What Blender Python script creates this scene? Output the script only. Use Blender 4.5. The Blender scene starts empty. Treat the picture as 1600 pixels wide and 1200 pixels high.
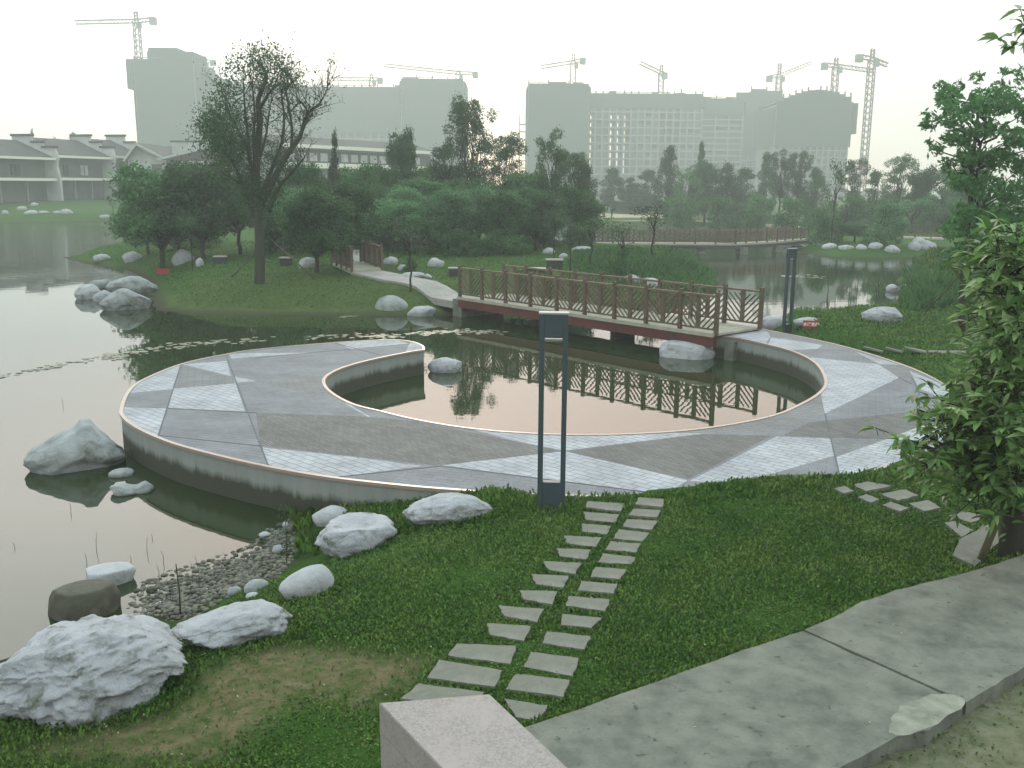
import bpy, bmesh, math, random
import numpy as np
from mathutils import Vector, Matrix, noise
rnd = random.Random(7)
S = bpy.context.scene
COL = S.collection
# ------------------------------------------------------------------ camera
H = 4.0; F_PX = 1480.0; PITCH = math.atan(310 / F_PX); ROLL = math.radians(0.4)
cp, sp = math.cos(PITCH), math.sin(PITCH); cr, sr = math.cos(ROLL), math.sin(ROLL)
X0 = Vector((1, 0, 0)); U0 = Vector((0, sp, cp)); FW = Vector((0, cp, -sp))
RV = X0 * cr + U0 * sr; UV = U0 * cr - X0 * sr
CAM = Vector((0, 0, H))
cam = bpy.data.cameras.new('camera'); co = bpy.data.objects.new('camera', cam); COL.objects.link(co)
co.matrix_world = Matrix(((RV.x, UV.x, -FW.x, 0), (RV.y, UV.y, -FW.y, 0), (RV.z, UV.z, -FW.z, H), (0, 0, 0, 1)))
cam.sensor_width = 36; cam.lens = F_PX / 1600 * 36; cam.clip_end = 6000; cam.clip_start = 0.05
S.camera = co
# ------------------------------------------------------------------ sky and sun
SUN_EL, SUN_AZ = 20.0, -5.0       # degrees; azimuth from +Y, positive to the right
w = bpy.data.worlds.new('World'); S.world = w; w.use_nodes = True
nt = w.node_tree; nt.nodes.clear()
def N(t, **k):
    n = nt.nodes.new(t)
    for a, b in k.items(): setattr(n, a, b)
    return n
out = N('ShaderNodeOutputWorld'); add = N('ShaderNodeAddShader')
sky = N('ShaderNodeTexSky'); sky.sky_type = 'NISHITA'; sky.sun_disc = False
sky.sun_elevation = math.radians(SUN_EL); sky.sun_rotation = math.radians(SUN_AZ)
sky.dust_density = 1.5; sky.air_density = 1.0; sky.ozone_density = 4
b1 = N('ShaderNodeBackground'); b1.inputs[1].default_value = 0.05
b2 = N('ShaderNodeBackground'); b2.inputs[1].default_value = 0.10
tc = N('ShaderNodeTexCoord'); nz = N('ShaderNodeVectorMath', operation='NORMALIZE'); sx = N('ShaderNodeSeparateXYZ')
ramp = N('ShaderNodeValToRGB')          # overcast haze layer by height above the horizon (z of the direction)
el = ramp.color_ramp.elements
stops = [(0.0, (4.5, 4.3, 4.5)), (0.07, (6.0, 5.5, 5.8)), (0.14, (12.5, 11.6, 11.9)), (0.2, (22, 19.4, 18.4)), (0.3, (36, 32, 29.8)),
         (0.42, (43, 41.5, 39)), (0.62, (26, 28, 28)), (1.0, (13, 16.5, 18.5))]
while len(el) < len(stops): el.new(0.5)
for e, (p, c) in zip(el, stops): e.position = p; e.color = (c[0] / 45, c[1] / 45, c[2] / 45, 1)
gain = N('ShaderNodeVectorMath', operation='SCALE'); gain.inputs['Scale'].default_value = 45
L = nt.links.new
L(tc.outputs['Generated'], nz.inputs[0]); L(nz.outputs[0], sx.inputs[0]); L(sx.outputs['Z'], ramp.inputs[0])
# glow around the veiled sun
sd = Vector((math.sin(math.radians(SUN_AZ)) * math.cos(math.radians(SUN_EL)), math.cos(math.radians(SUN_AZ)) * math.cos(math.radians(SUN_EL)), math.sin(math.radians(SUN_EL))))
dt = N('ShaderNodeVectorMath', operation='DOT_PRODUCT'); dt.inputs[1].default_value = sd
mr = N('ShaderNodeMapRange'); mr.inputs['From Min'].default_value = 0.2; mr.inputs['From Max'].default_value = 1.0
mr.inputs['To Min'].default_value = 0.62; mr.inputs['To Max'].default_value = 1.15
L(nz.outputs[0], dt.inputs[0]); L(dt.outputs['Value'], mr.inputs['Value'])
g2 = N('ShaderNodeVectorMath', operation='SCALE')
L(ramp.outputs[0], gain.inputs[0]); L(gain.outputs[0], g2.inputs[0]); L(mr.outputs[0], g2.inputs['Scale'])
cn = N('ShaderNodeTexNoise'); cn.inputs['Scale'].default_value = 2.2; cn.inputs['Detail'].default_value = 4
cmap = N('ShaderNodeMapping'); cmap.inputs['Scale'].default_value = (1, 1, 4); L(nz.outputs[0], cmap.inputs[0]); L(cmap.outputs[0], cn.inputs['Vector'])
cr_ = N('ShaderNodeMapRange'); cr_.inputs['To Min'].default_value = 0.86; cr_.inputs['To Max'].default_value = 1.12; L(cn.outputs['Fac'], cr_.inputs['Value'])
g3 = N('ShaderNodeVectorMath', operation='SCALE'); L(g2.outputs[0], g3.inputs[0]); L(cr_.outputs[0], g3.inputs['Scale'])
gd = Vector((math.sin(math.radians(6)) * math.cos(math.radians(15)), math.cos(math.radians(6)) * math.cos(math.radians(15)), math.sin(math.radians(15))))
d2 = N('ShaderNodeVectorMath', operation='DOT_PRODUCT'); d2.inputs[1].default_value = gd; L(nz.outputs[0], d2.inputs[0])
m2 = N('ShaderNodeMapRange'); m2.interpolation_type = 'SMOOTHSTEP'; m2.inputs['From Min'].default_value = 0.86; m2.inputs['From Max'].default_value = 0.985; L(d2.outputs['Value'], m2.inputs['Value'])
tint = N('ShaderNodeMix'); tint.data_type = 'RGBA'; tint.inputs['A'].default_value = (1, 1, 1, 1); tint.inputs['B'].default_value = (1.0, 0.75, 0.67, 1); L(m2.outputs[0], tint.inputs['Factor'])
g4 = N('ShaderNodeVectorMath', operation='MULTIPLY'); L(g3.outputs[0], g4.inputs[0]); L(tint.outputs['Result'], g4.inputs[1])
L(g4.outputs[0], b2.inputs[0]); L(sky.outputs[0], b1.inputs[0])
L(b1.outputs[0], add.inputs[0]); L(b2.outputs[0], add.inputs[1]); L(add.outputs[0], out.inputs[0])
sl = bpy.data.lights.new('sun', 'SUN'); sl.energy = 0.7; sl.angle = math.radians(10); sl.color = (1, 0.86, 0.72)
so = bpy.data.objects.new('sun', sl); COL.objects.link(so); so.rotation_euler = (-sd).to_track_quat('-Z', 'Y').to_euler()
S.view_settings.view_transform = 'Standard'; S.view_settings.look = 'None'; S.view_settings.gamma = 1; S.view_settings.exposure = 0
S.cycles.volume_bounces = 1; S.cycles.max_bounces = 6; S.cycles.diffuse_bounces = 2; S.cycles.glossy_bounces = 3
S.cycles.transmission_bounces = 3; S.cycles.transparent_max_bounces = 4

# ------------------------------------------------------------------ pixel helpers (photo 1600 x 1200)
def ray(px, py): return FW * F_PX + RV * (px - 800) + UV * (600 - py)
def G(px, py, z=0.0):
    r = ray(px, py); return CAM + r * ((z - H) / r.z)
def PT(px, py, D):
    r = ray(px, py); return CAM + r * (D / r.y)
WATER = -0.62
def wpoly(pts, z=WATER): return [tuple(G(x, y, z)[:2]) for x, y in pts]

# ------------------------------------------------------------------ mesh helpers
def link(name, me, mat=None, parent=None, smooth=False):
    o = bpy.data.objects.new(name, me); COL.objects.link(o)
    if mat is not None:
        for m in (mat if isinstance(mat, (list, tuple)) else [mat]): me.materials.append(m)
    if smooth: me.polygons.foreach_set('use_smooth', [True] * len(me.polygons))
    if parent: o.parent = parent
    return o
def tag(o, label=None, cat=None, group=None, kind=None):
    if label: o['label'] = label
    if cat: o['category'] = cat
    if group: o['group'] = group
    if kind: o['kind'] = kind
    return o
def empty(name, loc, label=None, cat=None, group=None, rz=0):
    o = bpy.data.objects.new(name, None); COL.objects.link(o); o.location = loc; o.rotation_euler = (0, 0, rz)
    o.empty_display_size = 0.3
    return tag(o, label, cat, group)
def np_mesh(name, V, Fq):
    """V (n,3), Fq (m,k) arrays"""
    me = bpy.data.meshes.new(name); V = np.asarray(V, dtype=np.float32); Fq = np.asarray(Fq, dtype=np.int32)
    me.vertices.add(len(V)); me.vertices.foreach_set('co', V.ravel())
    k = Fq.shape[1]; me.loops.add(Fq.size); me.loops.foreach_set('vertex_index', Fq.ravel())
    me.polygons.add(len(Fq)); me.polygons.foreach_set('loop_start', np.arange(0, Fq.size, k, dtype=np.int32))
    me.update(calc_edges=True); me.validate(); return me
class MB:
    def __init__(s): s.v = []; s.f = []
    def box(s, c, d, rz=0, top=None):
        """centre c, size d, rotation about z; top = (sx,sy) scale of the top face"""
        n = len(s.v); cz, sz = math.cos(rz), math.sin(rz)
        for k in (-1, 1):
            t = top if (top and k > 0) else (1, 1)
            for (i, j) in ((-1, -1), (1, -1), (1, 1), (-1, 1)):
                x, y = i * d[0] / 2 * t[0], j * d[1] / 2 * t[1]
                s.v.append((c[0] + x * cz - y * sz, c[1] + x * sz + y * cz, c[2] + k * d[2] / 2))
        for q in ((3, 2, 1, 0), (4, 5, 6, 7), (0, 1, 5, 4), (1, 2, 6, 5), (2, 3, 7, 6), (3, 0, 4, 7)): s.f.append(tuple(n + a for a in q))
        return s
    def beam(s, a, b, wd, ht, up=Vector((0, 0, 1))):
        """rectangular bar from a to b; wd sideways, ht along up"""
        a = Vector(a); b = Vector(b); d = (b - a).normalized(); sd_ = d.cross(up)
        if sd_.length < 1e-4: sd_ = d.cross(Vector((0, 1, 0)))
        sd_.normalize(); u = sd_.cross(d).normalized(); n = len(s.v)
        for p in (a, b):
            for (i, j) in ((-1, -1), (1, -1), (1, 1), (-1, 1)): s.v.append(tuple(p + sd_ * i * wd / 2 + u * j * ht / 2))
        for q in ((3, 2, 1, 0), (4, 5, 6, 7), (0, 1, 5, 4), (1, 2, 6, 5), (2, 3, 7, 6), (3, 0, 4, 7)): s.f.append(tuple(n + a_ for a_ in q))
        return s
    def tube(s, pts, rad, seg=7, cap=True):
        pts = [Vector(p) for p in pts]; n0 = len(s.v); m = len(pts)
        for i, p in enumerate(pts):
            d = (pts[min(i + 1, m - 1)] - pts[max(i - 1, 0)]).normalized()
            a = d.cross(Vector((0.31, 0.2, 0.93)))
            if a.length < 1e-3: a = d.cross(Vector((1, 0, 0)))
            a.normalize(); b = d.cross(a); r = rad[i] if hasattr(rad, '__len__') else rad
            for k in range(seg):
                t = 2 * math.pi * k / seg; s.v.append(tuple(p + a * math.cos(t) * r + b * math.sin(t) * r))
        for i in range(m - 1):
            for k in range(seg):
                s.f.append((n0 + i * seg + k, n0 + i * seg + (k + 1) % seg, n0 + (i + 1) * seg + (k + 1) % seg, n0 + (i + 1) * seg + k))
        if cap: s.f.append(tuple(n0 + (m - 1) * seg + k for k in range(seg))); s.f.append(tuple(n0 + k for k in reversed(range(seg))))
        return s
    def prism(s, poly, z0, z1):
        n = len(s.v); m = len(poly)
        ar = sum(poly[i][0] * poly[(i + 1) % m][1] - poly[(i + 1) % m][0] * poly[i][1] for i in range(m))
        if ar < 0: poly = poly[::-1]
        for z in (z0, z1):
            for p in poly: s.v.append((p[0], p[1], z if not callable(z) else z(p)))
        s.f.append(tuple(n + m + i for i in range(m))); s.f.append(tuple(n + m - 1 - i for i in range(m)))
        for i in range(m): s.f.append((n + i, n + (i + 1) % m, n + m + (i + 1) % m, n + m + i))
        return s
    def quad(s, *p):
        n = len(s.v); s.v += [tuple(q) for q in p]; s.f.append(tuple(range(n, n + len(p)))); return s
    def build(s, name, mat=None, parent=None, smooth=False, bevel=0):
        me = bpy.data.meshes.new(name); me.from_pydata(s.v, [], s.f); me.update()
        if bevel:
            bm = bmesh.new(); bm.from_mesh(me)
            bmesh.ops.bevel(bm, geom=bm.edges[:], offset=bevel, segments=2, affect='EDGES', clamp_overlap=True)
            bm.to_mesh(me); bm.free()
        return link(name, me, mat, parent, smooth)

# ------------------------------------------------------------------ materials
def mat(name, col, rough=0.8, spec=0.3, metal=0, var=None, scale=3.0, bump=0.0, bscale=20.0, detail=6, coord='Object', stretch=None, ramp=(0.35, 0.65), third=None, tscale=1.0, tramp=(0.5, 0.62), island=0.0):
    m = bpy.data.materials.new(name); m.use_nodes = True; t = m.node_tree; b = t.nodes['Principled BSDF']
    b.inputs['Base Color'].default_value = (*col, 1); b.inputs['Roughness'].default_value = rough
    b.inputs['Specular IOR Level'].default_value = spec; b.inputs['Metallic'].default_value = metal
    c = t.nodes.new('ShaderNodeTexCoord'); src = c.outputs[coord]
    if stretch:
        mp = t.nodes.new('ShaderNodeMapping'); mp.inputs['Scale'].default_value = stretch; t.links.new(src, mp.inputs[0]); src = mp.outputs[0]
    cur = None
    if var:
        n = t.nodes.new('ShaderNodeTexNoise'); n.inputs['Scale'].default_value = scale; n.inputs['Detail'].default_value = detail; n.inputs['Roughness'].default_value = 0.65
        t.links.new(src, n.inputs['Vector'])
        r = t.nodes.new('ShaderNodeMapRange'); r.inputs['From Min'].default_value = ramp[0]; r.inputs['From Max'].default_value = ramp[1]
        t.links.new(n.outputs['Fac'], r.inputs['Value'])
        x = t.nodes.new('ShaderNodeMix'); x.data_type = 'RGBA'; x.inputs['A'].default_value = (*col, 1); x.inputs['B'].default_value = (*var, 1)
        t.links.new(r.outputs[0], x.inputs['Factor']); cur = x.outputs['Result']
        if third:
            n2 = t.nodes.new('ShaderNodeTexNoise'); n2.inputs['Scale'].default_value = tscale; n2.inputs['Detail'].default_value = 8; n2.inputs['Roughness'].default_value = 0.7
            t.links.new(src, n2.inputs['Vector'])
            r2 = t.nodes.new('ShaderNodeMapRange'); r2.inputs['From Min'].default_value = tramp[0]; r2.inputs['From Max'].default_value = tramp[1]
            t.links.new(n2.outputs['Fac'], r2.inputs['Value'])
            x2 = t.nodes.new('ShaderNodeMix'); x2.data_type = 'RGBA'; x2.inputs['B'].default_value = (*third, 1)
            t.links.new(cur, x2.inputs['A']); t.links.new(r2.outputs[0], x2.inputs['Factor']); cur = x2.outputs['Result']
    if island:
        gi = t.nodes.new('ShaderNodeNewGeometry'); mm = t.nodes.new('ShaderNodeMapRange')
        mm.inputs['To Min'].default_value = 1 - island; mm.inputs['To Max'].default_value = 1 + island
        t.links.new(gi.outputs['Random Per Island'], mm.inputs['Value'])
        vs = t.nodes.new('ShaderNodeVectorMath'); vs.operation = 'SCALE'
        if cur is None: vs.inputs[0].default_value = col
        else: t.links.new(cur, vs.inputs[0])
        t.links.new(mm.outputs[0], vs.inputs['Scale']); cur = vs.outputs[0]
    if cur is not None: t.links.new(cur, b.inputs['Base Color'])
    if bump:
        n3 = t.nodes.new('ShaderNodeTexNoise'); n3.inputs['Scale'].default_value = bscale; n3.inputs['Detail'].default_value = 8; n3.inputs['Roughness'].default_value = 0.7
        t.links.new(src, n3.inputs['Vector'])
        bp = t.nodes.new('ShaderNodeBump'); bp.inputs['Strength'].default_value = 1.0; bp.inputs['Distance'].default_value = bump
        t.links.new(n3.outputs['Fac'], bp.inputs['Height']); t.links.new(bp.outputs[0], b.inputs['Normal'])
    return m
def leafmat(name, c1, c2, trans=0.45, island=0.4, rough=0.55, objvar=0.25):
    m = bpy.data.materials.new(name); m.use_nodes = True; t = m.node_tree; b = t.nodes['Principled BSDF']; o = t.nodes['Material Output']
    b.inputs['Roughness'].default_value = rough; b.inputs['Specular IOR Level'].default_value = 0.3
    gi = t.nodes.new('ShaderNodeNewGeometry'); c = t.nodes.new('ShaderNodeTexCoord')
    n = t.nodes.new('ShaderNodeTexNoise'); n.inputs['Scale'].default_value = 1.3; n.inputs['Detail'].default_value = 3
    t.links.new(c.outputs['Object'], n.inputs['Vector'])
    r = t.nodes.new('ShaderNodeMapRange'); r.inputs['From Min'].default_value = 0.35; r.inputs['From Max'].default_value = 0.65
    t.links.new(n.outputs['Fac'], r.inputs['Value'])
    x = t.nodes.new('ShaderNodeMix'); x.data_type = 'RGBA'; x.inputs['A'].default_value = (*c1, 1); x.inputs['B'].default_value = (*c2, 1)
    t.links.new(r.outputs[0], x.inputs['Factor'])
    mm = t.nodes.new('ShaderNodeMapRange'); mm.inputs['To Min'].default_value = 1 - island; mm.inputs['To Max'].default_value = 1 + island
    t.links.new(gi.outputs['Random Per Island'], mm.inputs['Value'])
    oi = t.nodes.new('ShaderNodeObjectInfo'); m2 = t.nodes.new('ShaderNodeMapRange'); m2.inputs['To Min'].default_value = 1 - objvar; m2.inputs['To Max'].default_value = 1 + objvar
    t.links.new(oi.outputs['Random'], m2.inputs['Value'])
    mu = t.nodes.new('ShaderNodeMath'); mu.operation = 'MULTIPLY'; t.links.new(mm.outputs[0], mu.inputs[0]); t.links.new(m2.outputs[0], mu.inputs[1])
    vs = t.nodes.new('ShaderNodeVectorMath'); vs.operation = 'SCALE'; t.links.new(x.outputs['Result'], vs.inputs[0]); t.links.new(mu.outputs[0], vs.inputs['Scale'])
    t.links.new(vs.outputs[0], b.inputs['Base Color'])
    tr = t.nodes.new('ShaderNodeBsdfTranslucent'); t.links.new(vs.outputs[0], tr.inputs['Color'])
    ms = t.nodes.new('ShaderNodeMixShader'); ms.inputs[0].default_value = trans
    t.links.new(b.outputs[0], ms.inputs[1]); t.links.new(tr.outputs[0], ms.inputs[2]); t.links.new(ms.outputs[0], o.inputs['Surface'])
    return m

M = {}
M['rock'] = mat('limestone', (0.45, 0.48, 0.51), 0.85, 0.2, var=(0.34, 0.37, 0.375), scale=2.4, bump=0.10, bscale=7, third=(0.13, 0.15, 0.11), tscale=4.2, tramp=(0.54, 0.68))
M['rock_pale'] = mat('pale_limestone', (0.38, 0.405, 0.42), 0.9, 0.2, var=(0.28, 0.31, 0.305), scale=3, bump=0.035, bscale=9, third=(0.16, 0.18, 0.16), tscale=3, tramp=(0.55, 0.7))
M['rock_grey'] = mat('grey_weathered_stone', (0.31, 0.345, 0.35), 0.9, 0.2, var=(0.19, 0.215, 0.20), scale=2.5, bump=0.05, bscale=5, third=(0.09, 0.10, 0.07), tscale=2.6, tramp=(0.55, 0.7))
M['rock_dark'] = mat('dark_brown_stone', (0.085, 0.088, 0.068), 0.8, 0.25, var=(0.05, 0.053, 0.038), scale=3, bump=0.02, bscale=8, third=(0.15, 0.14, 0.10), tscale=2, tramp=(0.55, 0.7))
M['concrete'] = mat('weathered_concrete', (0.168, 0.180, 0.148), 0.9, 0.2, var=(0.086, 0.098, 0.08), scale=3.2, bump=0.015, bscale=22, detail=12, ramp=(0.38, 0.66), third=(0.05, 0.06, 0.05), tscale=10, tramp=(0.60, 0.68))
M['chip'] = mat('fresh_concrete', (0.29, 0.305, 0.25), 0.95, 0.1, var=(0.15, 0.17, 0.135), scale=5, bump=0.03, bscale=14)
M['granite'] = mat('pinkish_granite', (0.26, 0.245, 0.226), 0.75, 0.3, var=(0.19, 0.18, 0.168), scale=90, detail=3, bump=0.001, bscale=90, ramp=(0.42, 0.58), third=(0.27, 0.245, 0.23), tscale=3)
M['slabstone'] = mat('sandstone_slab', (0.145, 0.152, 0.122), 0.85, 0.25, var=(0.105, 0.118, 0.097), scale=2.5, bump=0.006, bscale=18, third=(0.19, 0.195, 0.165), tscale=1.8, tramp=(0.5, 0.66), coord='Object')
M['lampmetal'] = mat('dark_teal_painted_metal', (0.030, 0.055, 0.058), 0.45, 0.5, var=(0.036, 0.05, 0.068), scale=1.2)
M['wood'] = mat('brown_stained_wood', (0.105, 0.078, 0.050), 0.7, 0.3, var=(0.066, 0.056, 0.036), scale=6, bump=0.003, bscale=30, island=0.25)
M['woodtop'] = mat('worn_red_brown_wood', (0.13, 0.10, 0.065), 0.7, 0.3, var=(0.085, 0.062, 0.04), scale=5, island=0.2)
M['redbeam'] = mat('dark_red_painted_beam', (0.10, 0.022, 0.018), 0.6, 0.35, var=(0.06, 0.02, 0.018), scale=3)
M['deck'] = mat('pale_deck_boards', (0.33, 0.33, 0.26), 0.85, 0.2, var=(0.25, 0.25, 0.20), scale=4, island=0.1)
M['path'] = mat('pale_gravel_concrete', (0.30, 0.30, 0.28), 0.9, 0.2, var=(0.22, 0.225, 0.20), scale=1.5, bump=0.004, bscale=30)
M['bark'] = mat('dark_bark', (0.045, 0.042, 0.032), 0.95, 0.1, var=(0.028, 0.03, 0.022), scale=6, bump=0.02, bscale=25, stretch=(1, 1, 0.25))
M['bark_moss'] = mat('mossy_dark_bark', (0.035, 0.042, 0.028), 0.95, 0.1, var=(0.05, 0.055, 0.04), scale=5, bump=0.02, bscale=20, stretch=(1, 1, 0.25))
M['stake'] = mat('weathered_stake_wood', (0.09, 0.085, 0.05), 0.9, 0.15, var=(0.05, 0.05, 0.03), scale=8, bump=0.004, bscale=40, stretch=(1, 1, 0.2))
M['wallwhite'] = mat('off_white_render', (0.42, 0.45, 0.42), 0.9, 0.1, var=(0.33, 0.36, 0.34), scale=0.6)
M['tile'] = mat('grey_roof_tiles', (0.075, 0.075, 0.07), 0.9, 0.1, var=(0.055, 0.055, 0.052), scale=0.8)
M['coping'] = mat('dark_tile_coping', (0.05, 0.055, 0.06), 0.9, 0.1)
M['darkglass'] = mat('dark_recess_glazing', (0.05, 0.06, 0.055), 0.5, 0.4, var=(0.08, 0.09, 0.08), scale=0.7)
M['frame'] = mat('dark_timber_frame', (0.05, 0.045, 0.042), 0.8, 0.2)
M['band'] = mat('cream_painted_band', (0.62, 0.64, 0.55), 0.9, 0.1)
M['winlight'] = mat('pale_window_panes', (0.40, 0.43, 0.42), 0.4, 0.4, var=(0.2, 0.22, 0.22), scale=1)
M['cast'] = mat('raw_cast_concrete', (0.22, 0.23, 0.22), 0.95, 0.1, var=(0.17, 0.18, 0.175), scale=0.15)
M['castlight'] = mat('pale_cast_slab_edge', (0.23, 0.24, 0.225), 0.95, 0.1)
M['castdark'] = mat('dark_block_infill', (0.07, 0.08, 0.075), 0.95, 0.1, var=(0.11, 0.12, 0.115), scale=0.2)
M['netting'] = mat('green_grey_scaffold_netting', (0.05, 0.075, 0.066), 0.95, 0.05, var=(0.055, 0.07, 0.066), scale=0.3)
M['crane'] = mat('hazy_crane_steel', (0.16, 0.10, 0.09), 0.7, 0.2)
M['signred'] = mat('red_sign_paint', (0.35, 0.02, 0.025), 0.5, 0.4, var=(0.28, 0.02, 0.02), scale=6)
M['signwhite'] = mat('white_sign_lettering', (0.75, 0.72, 0.66), 0.6, 0.3)
M['lily'] = mat('lily_pad', (0.09, 0.14, 0.075), 0.5, 0.4, var=(0.15, 0.15, 0.085), scale=2, island=0.4)
M['stem'] = mat('dead_reed_stem', (0.035, 0.035, 0.02), 0.8, 0.2, var=(0.05, 0.05, 0.03), scale=10)
M['pebble'] = mat('river_pebble', (0.09, 0.095, 0.07), 0.7, 0.3, var=(0.055, 0.06, 0.045), scale=3, island=0.75)
M['benchtop'] = mat('pale_stone_seat', (0.38, 0.36, 0.31), 0.8, 0.2)
M['benchbase'] = mat('dark_stone_base', (0.035, 0.042, 0.045), 0.85, 0.2)
M['cloth'] = mat('dark_clothing', (0.02, 0.022, 0.028), 0.9, 0.1)
M['skin'] = mat('skin', (0.35, 0.22, 0.16), 0.6, 0.3)
M['leaf'] = leafmat('leaf_mid_green', (0.040, 0.125, 0.036), (0.070, 0.175, 0.054))
M['leaf_light'] = leafmat('leaf_fresh_green', (0.072, 0.195, 0.074), (0.105, 0.25, 0.10))
M['leaf_dark'] = leafmat('leaf_dark_green', (0.030, 0.090, 0.027), (0.050, 0.125, 0.040))
M['leaf_olive'] = leafmat('leaf_olive', (0.034, 0.074, 0.030), (0.052, 0.096, 0.042))
M['leaf_big'] = leafmat('broad_leaf', (0.10, 0.21, 0.055), (0.17, 0.29, 0.09), 0.4, 0.5, 0.4)
M['leaf_bright'] = leafmat('broad_leaf_young_highlight', (0.22, 0.36, 0.13), (0.30, 0.42, 0.19), 0.4, 0.3, 0.35)  # light green tip leaves; the bright colour also paints in leaf highlights
M['blade'] = leafmat('lawn_clover', (0.040, 0.106, 0.012), (0.084, 0.150, 0.026), 0.35, 0.6, 0.6, 0)
M['blade_dry'] = leafmat('dry_grass', (0.09, 0.105, 0.045), (0.12, 0.12, 0.06), 0.2, 0.4, 0.7, 0)
M['reed'] = leafmat('sedge_blade', (0.065, 0.165, 0.050), (0.090, 0.20, 0.065), 0.3, 0.4, 0.6, 0)

# ------------------------------------------------------------------ platform outline (traced on the plane of its top, z = 0)
def catmull(P, n=6, closed=True):
    m = len(P); o = []
    for i in range(m if closed else m - 1):
        p0, p1, p2, p3 = (np.array(P[(i + k) % m] if closed else P[min(max(i + k, 0), m - 1)]) for k in (-1, 0, 1, 2))
        for j in range(n):
            t = j / n
            o.append(tuple(0.5 * ((2 * p1) + (-p0 + p2) * t + (2 * p0 - 5 * p1 + 4 * p2 - p3) * t * t + (-p0 + 3 * p1 - 3 * p2 + p3) * t ** 3)))
    if not closed: o.append(tuple(P[-1]))
    return o
outer_px = [(1118, 510), (1160, 510), (1200, 516), (1275, 531), (1340, 547), (1425, 575), (1482, 604), (1512, 632), (1517, 663), (1490, 693), (1440, 715), (1380, 733), (1340, 744), (1255, 759), (1150, 770), (1000, 777), (850, 775), (700, 766), (600, 757), (500, 745), (400, 727), (300, 703), (250, 687), (210, 668), (190, 652), (187, 638), (200, 610), (225, 592), (285, 568), (355, 553), (400, 546), (500, 537), (600, 531), (640, 533), (661, 540), (664, 547)]
inner_px = [(664, 547), (637, 551), (575, 564), (532, 577), (509, 592), (516, 610), (550, 630), (595, 642), (650, 655), (720, 667), (800, 675), (900, 679), (1000, 677), (1100, 669), (1200, 651), (1252, 630), (1280, 612), (1288, 595), (1274, 569), (1242, 551), (1200, 539), (1150, 528), (1113, 524)]
outer_w = catmull([tuple(G(*p)[:2]) for p in outer_px], 5, False)
inner_w = catmull([tuple(G(*p)[:2]) for p in inner_px], 5, False)
PLAT = outer_w + inner_w[1:]                       # closed outline
def pin(poly, x, y):
    x = np.asarray(x, float); y = np.asarray(y, float); r = np.zeros(x.shape, bool); n = len(poly)
    for i in range(n):
        x1, y1 = poly[i]; x2, y2 = poly[(i + 1) % n]
        if y1 == y2: continue
        c = ((y1 > y) != (y2 > y)) & (x < (x2 - x1) * (y - y1) / (y2 - y1) + x1); r ^= c
    return r
def pdist(poly, x, y, closed=True):
    x = np.asarray(x, float); y = np.asarray(y, float); d = np.full(x.shape, 1e9); n = len(poly)
    for i in range(n if closed else n - 1):
        x1, y1 = poly[i]; x2, y2 = poly[(i + 1) % n]; dx, dy = x2 - x1, y2 - y1; l = dx * dx + dy * dy + 1e-12
        t = np.clip(((x - x1) * dx + (y - y1) * dy) / l, 0, 1); d = np.minimum(d, (x - x1 - t * dx) ** 2 + (y - y1 - t * dy) ** 2)
    return np.sqrt(d)
# ------------------------------------------------------------------ land masses (shorelines on the water plane)
A = wpoly([(-900, 1060), (0, 1030), (140, 1000), (225, 962), (262, 925), (310, 903), (370, 882), (415, 850), (445, 815), (520, 780), (700, 752), (900, 745), (1200, 735), (1350, 700), (1420, 640), (1380, 585), (1290, 552), (1235, 532), (1192, 513), (1215, 500), (1262, 505), (1310, 500), (1352, 499), (1400, 487), (1420, 468), (1408, 452), (1398, 438), (1420, 420), (1440, 402), (1520, 393)]) + [(120, 70), (160, 20), (160, -60), (-160, -60), (-160, 4)]
B = wpoly([(95, 403), (130, 412), (200, 422), (226, 440), (234, 470), (240, 486), (300, 491), (400, 494), (500, 494), (600, 496), (700, 494), (745, 488), (790, 482), (900, 478), (1000, 474), (1080, 466), (1118, 452), (1124, 438), (1105, 415), (1085, 402), (1000, 397), (950, 393), (900, 390), (850, 374), (800, 366), (500, 363), (250, 372), (205, 384), (130, 395)])
C = [(-900, 108)] + wpoly([(-100, 350), (0, 348), (200, 346), (500, 349), (880, 353), (1000, 352), (1150, 354), (1212, 361), (1228, 384), (1250, 396), (1300, 403), (1380, 404), (1440, 404), (1520, 400)]) + [(120, 68), (900, 60), (900, 1600), (-900, 1600)]
POOL = inner_w
def smooth(t): t = np.clip(t, 0, 1); return t * t * (3 - 2 * t)
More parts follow.
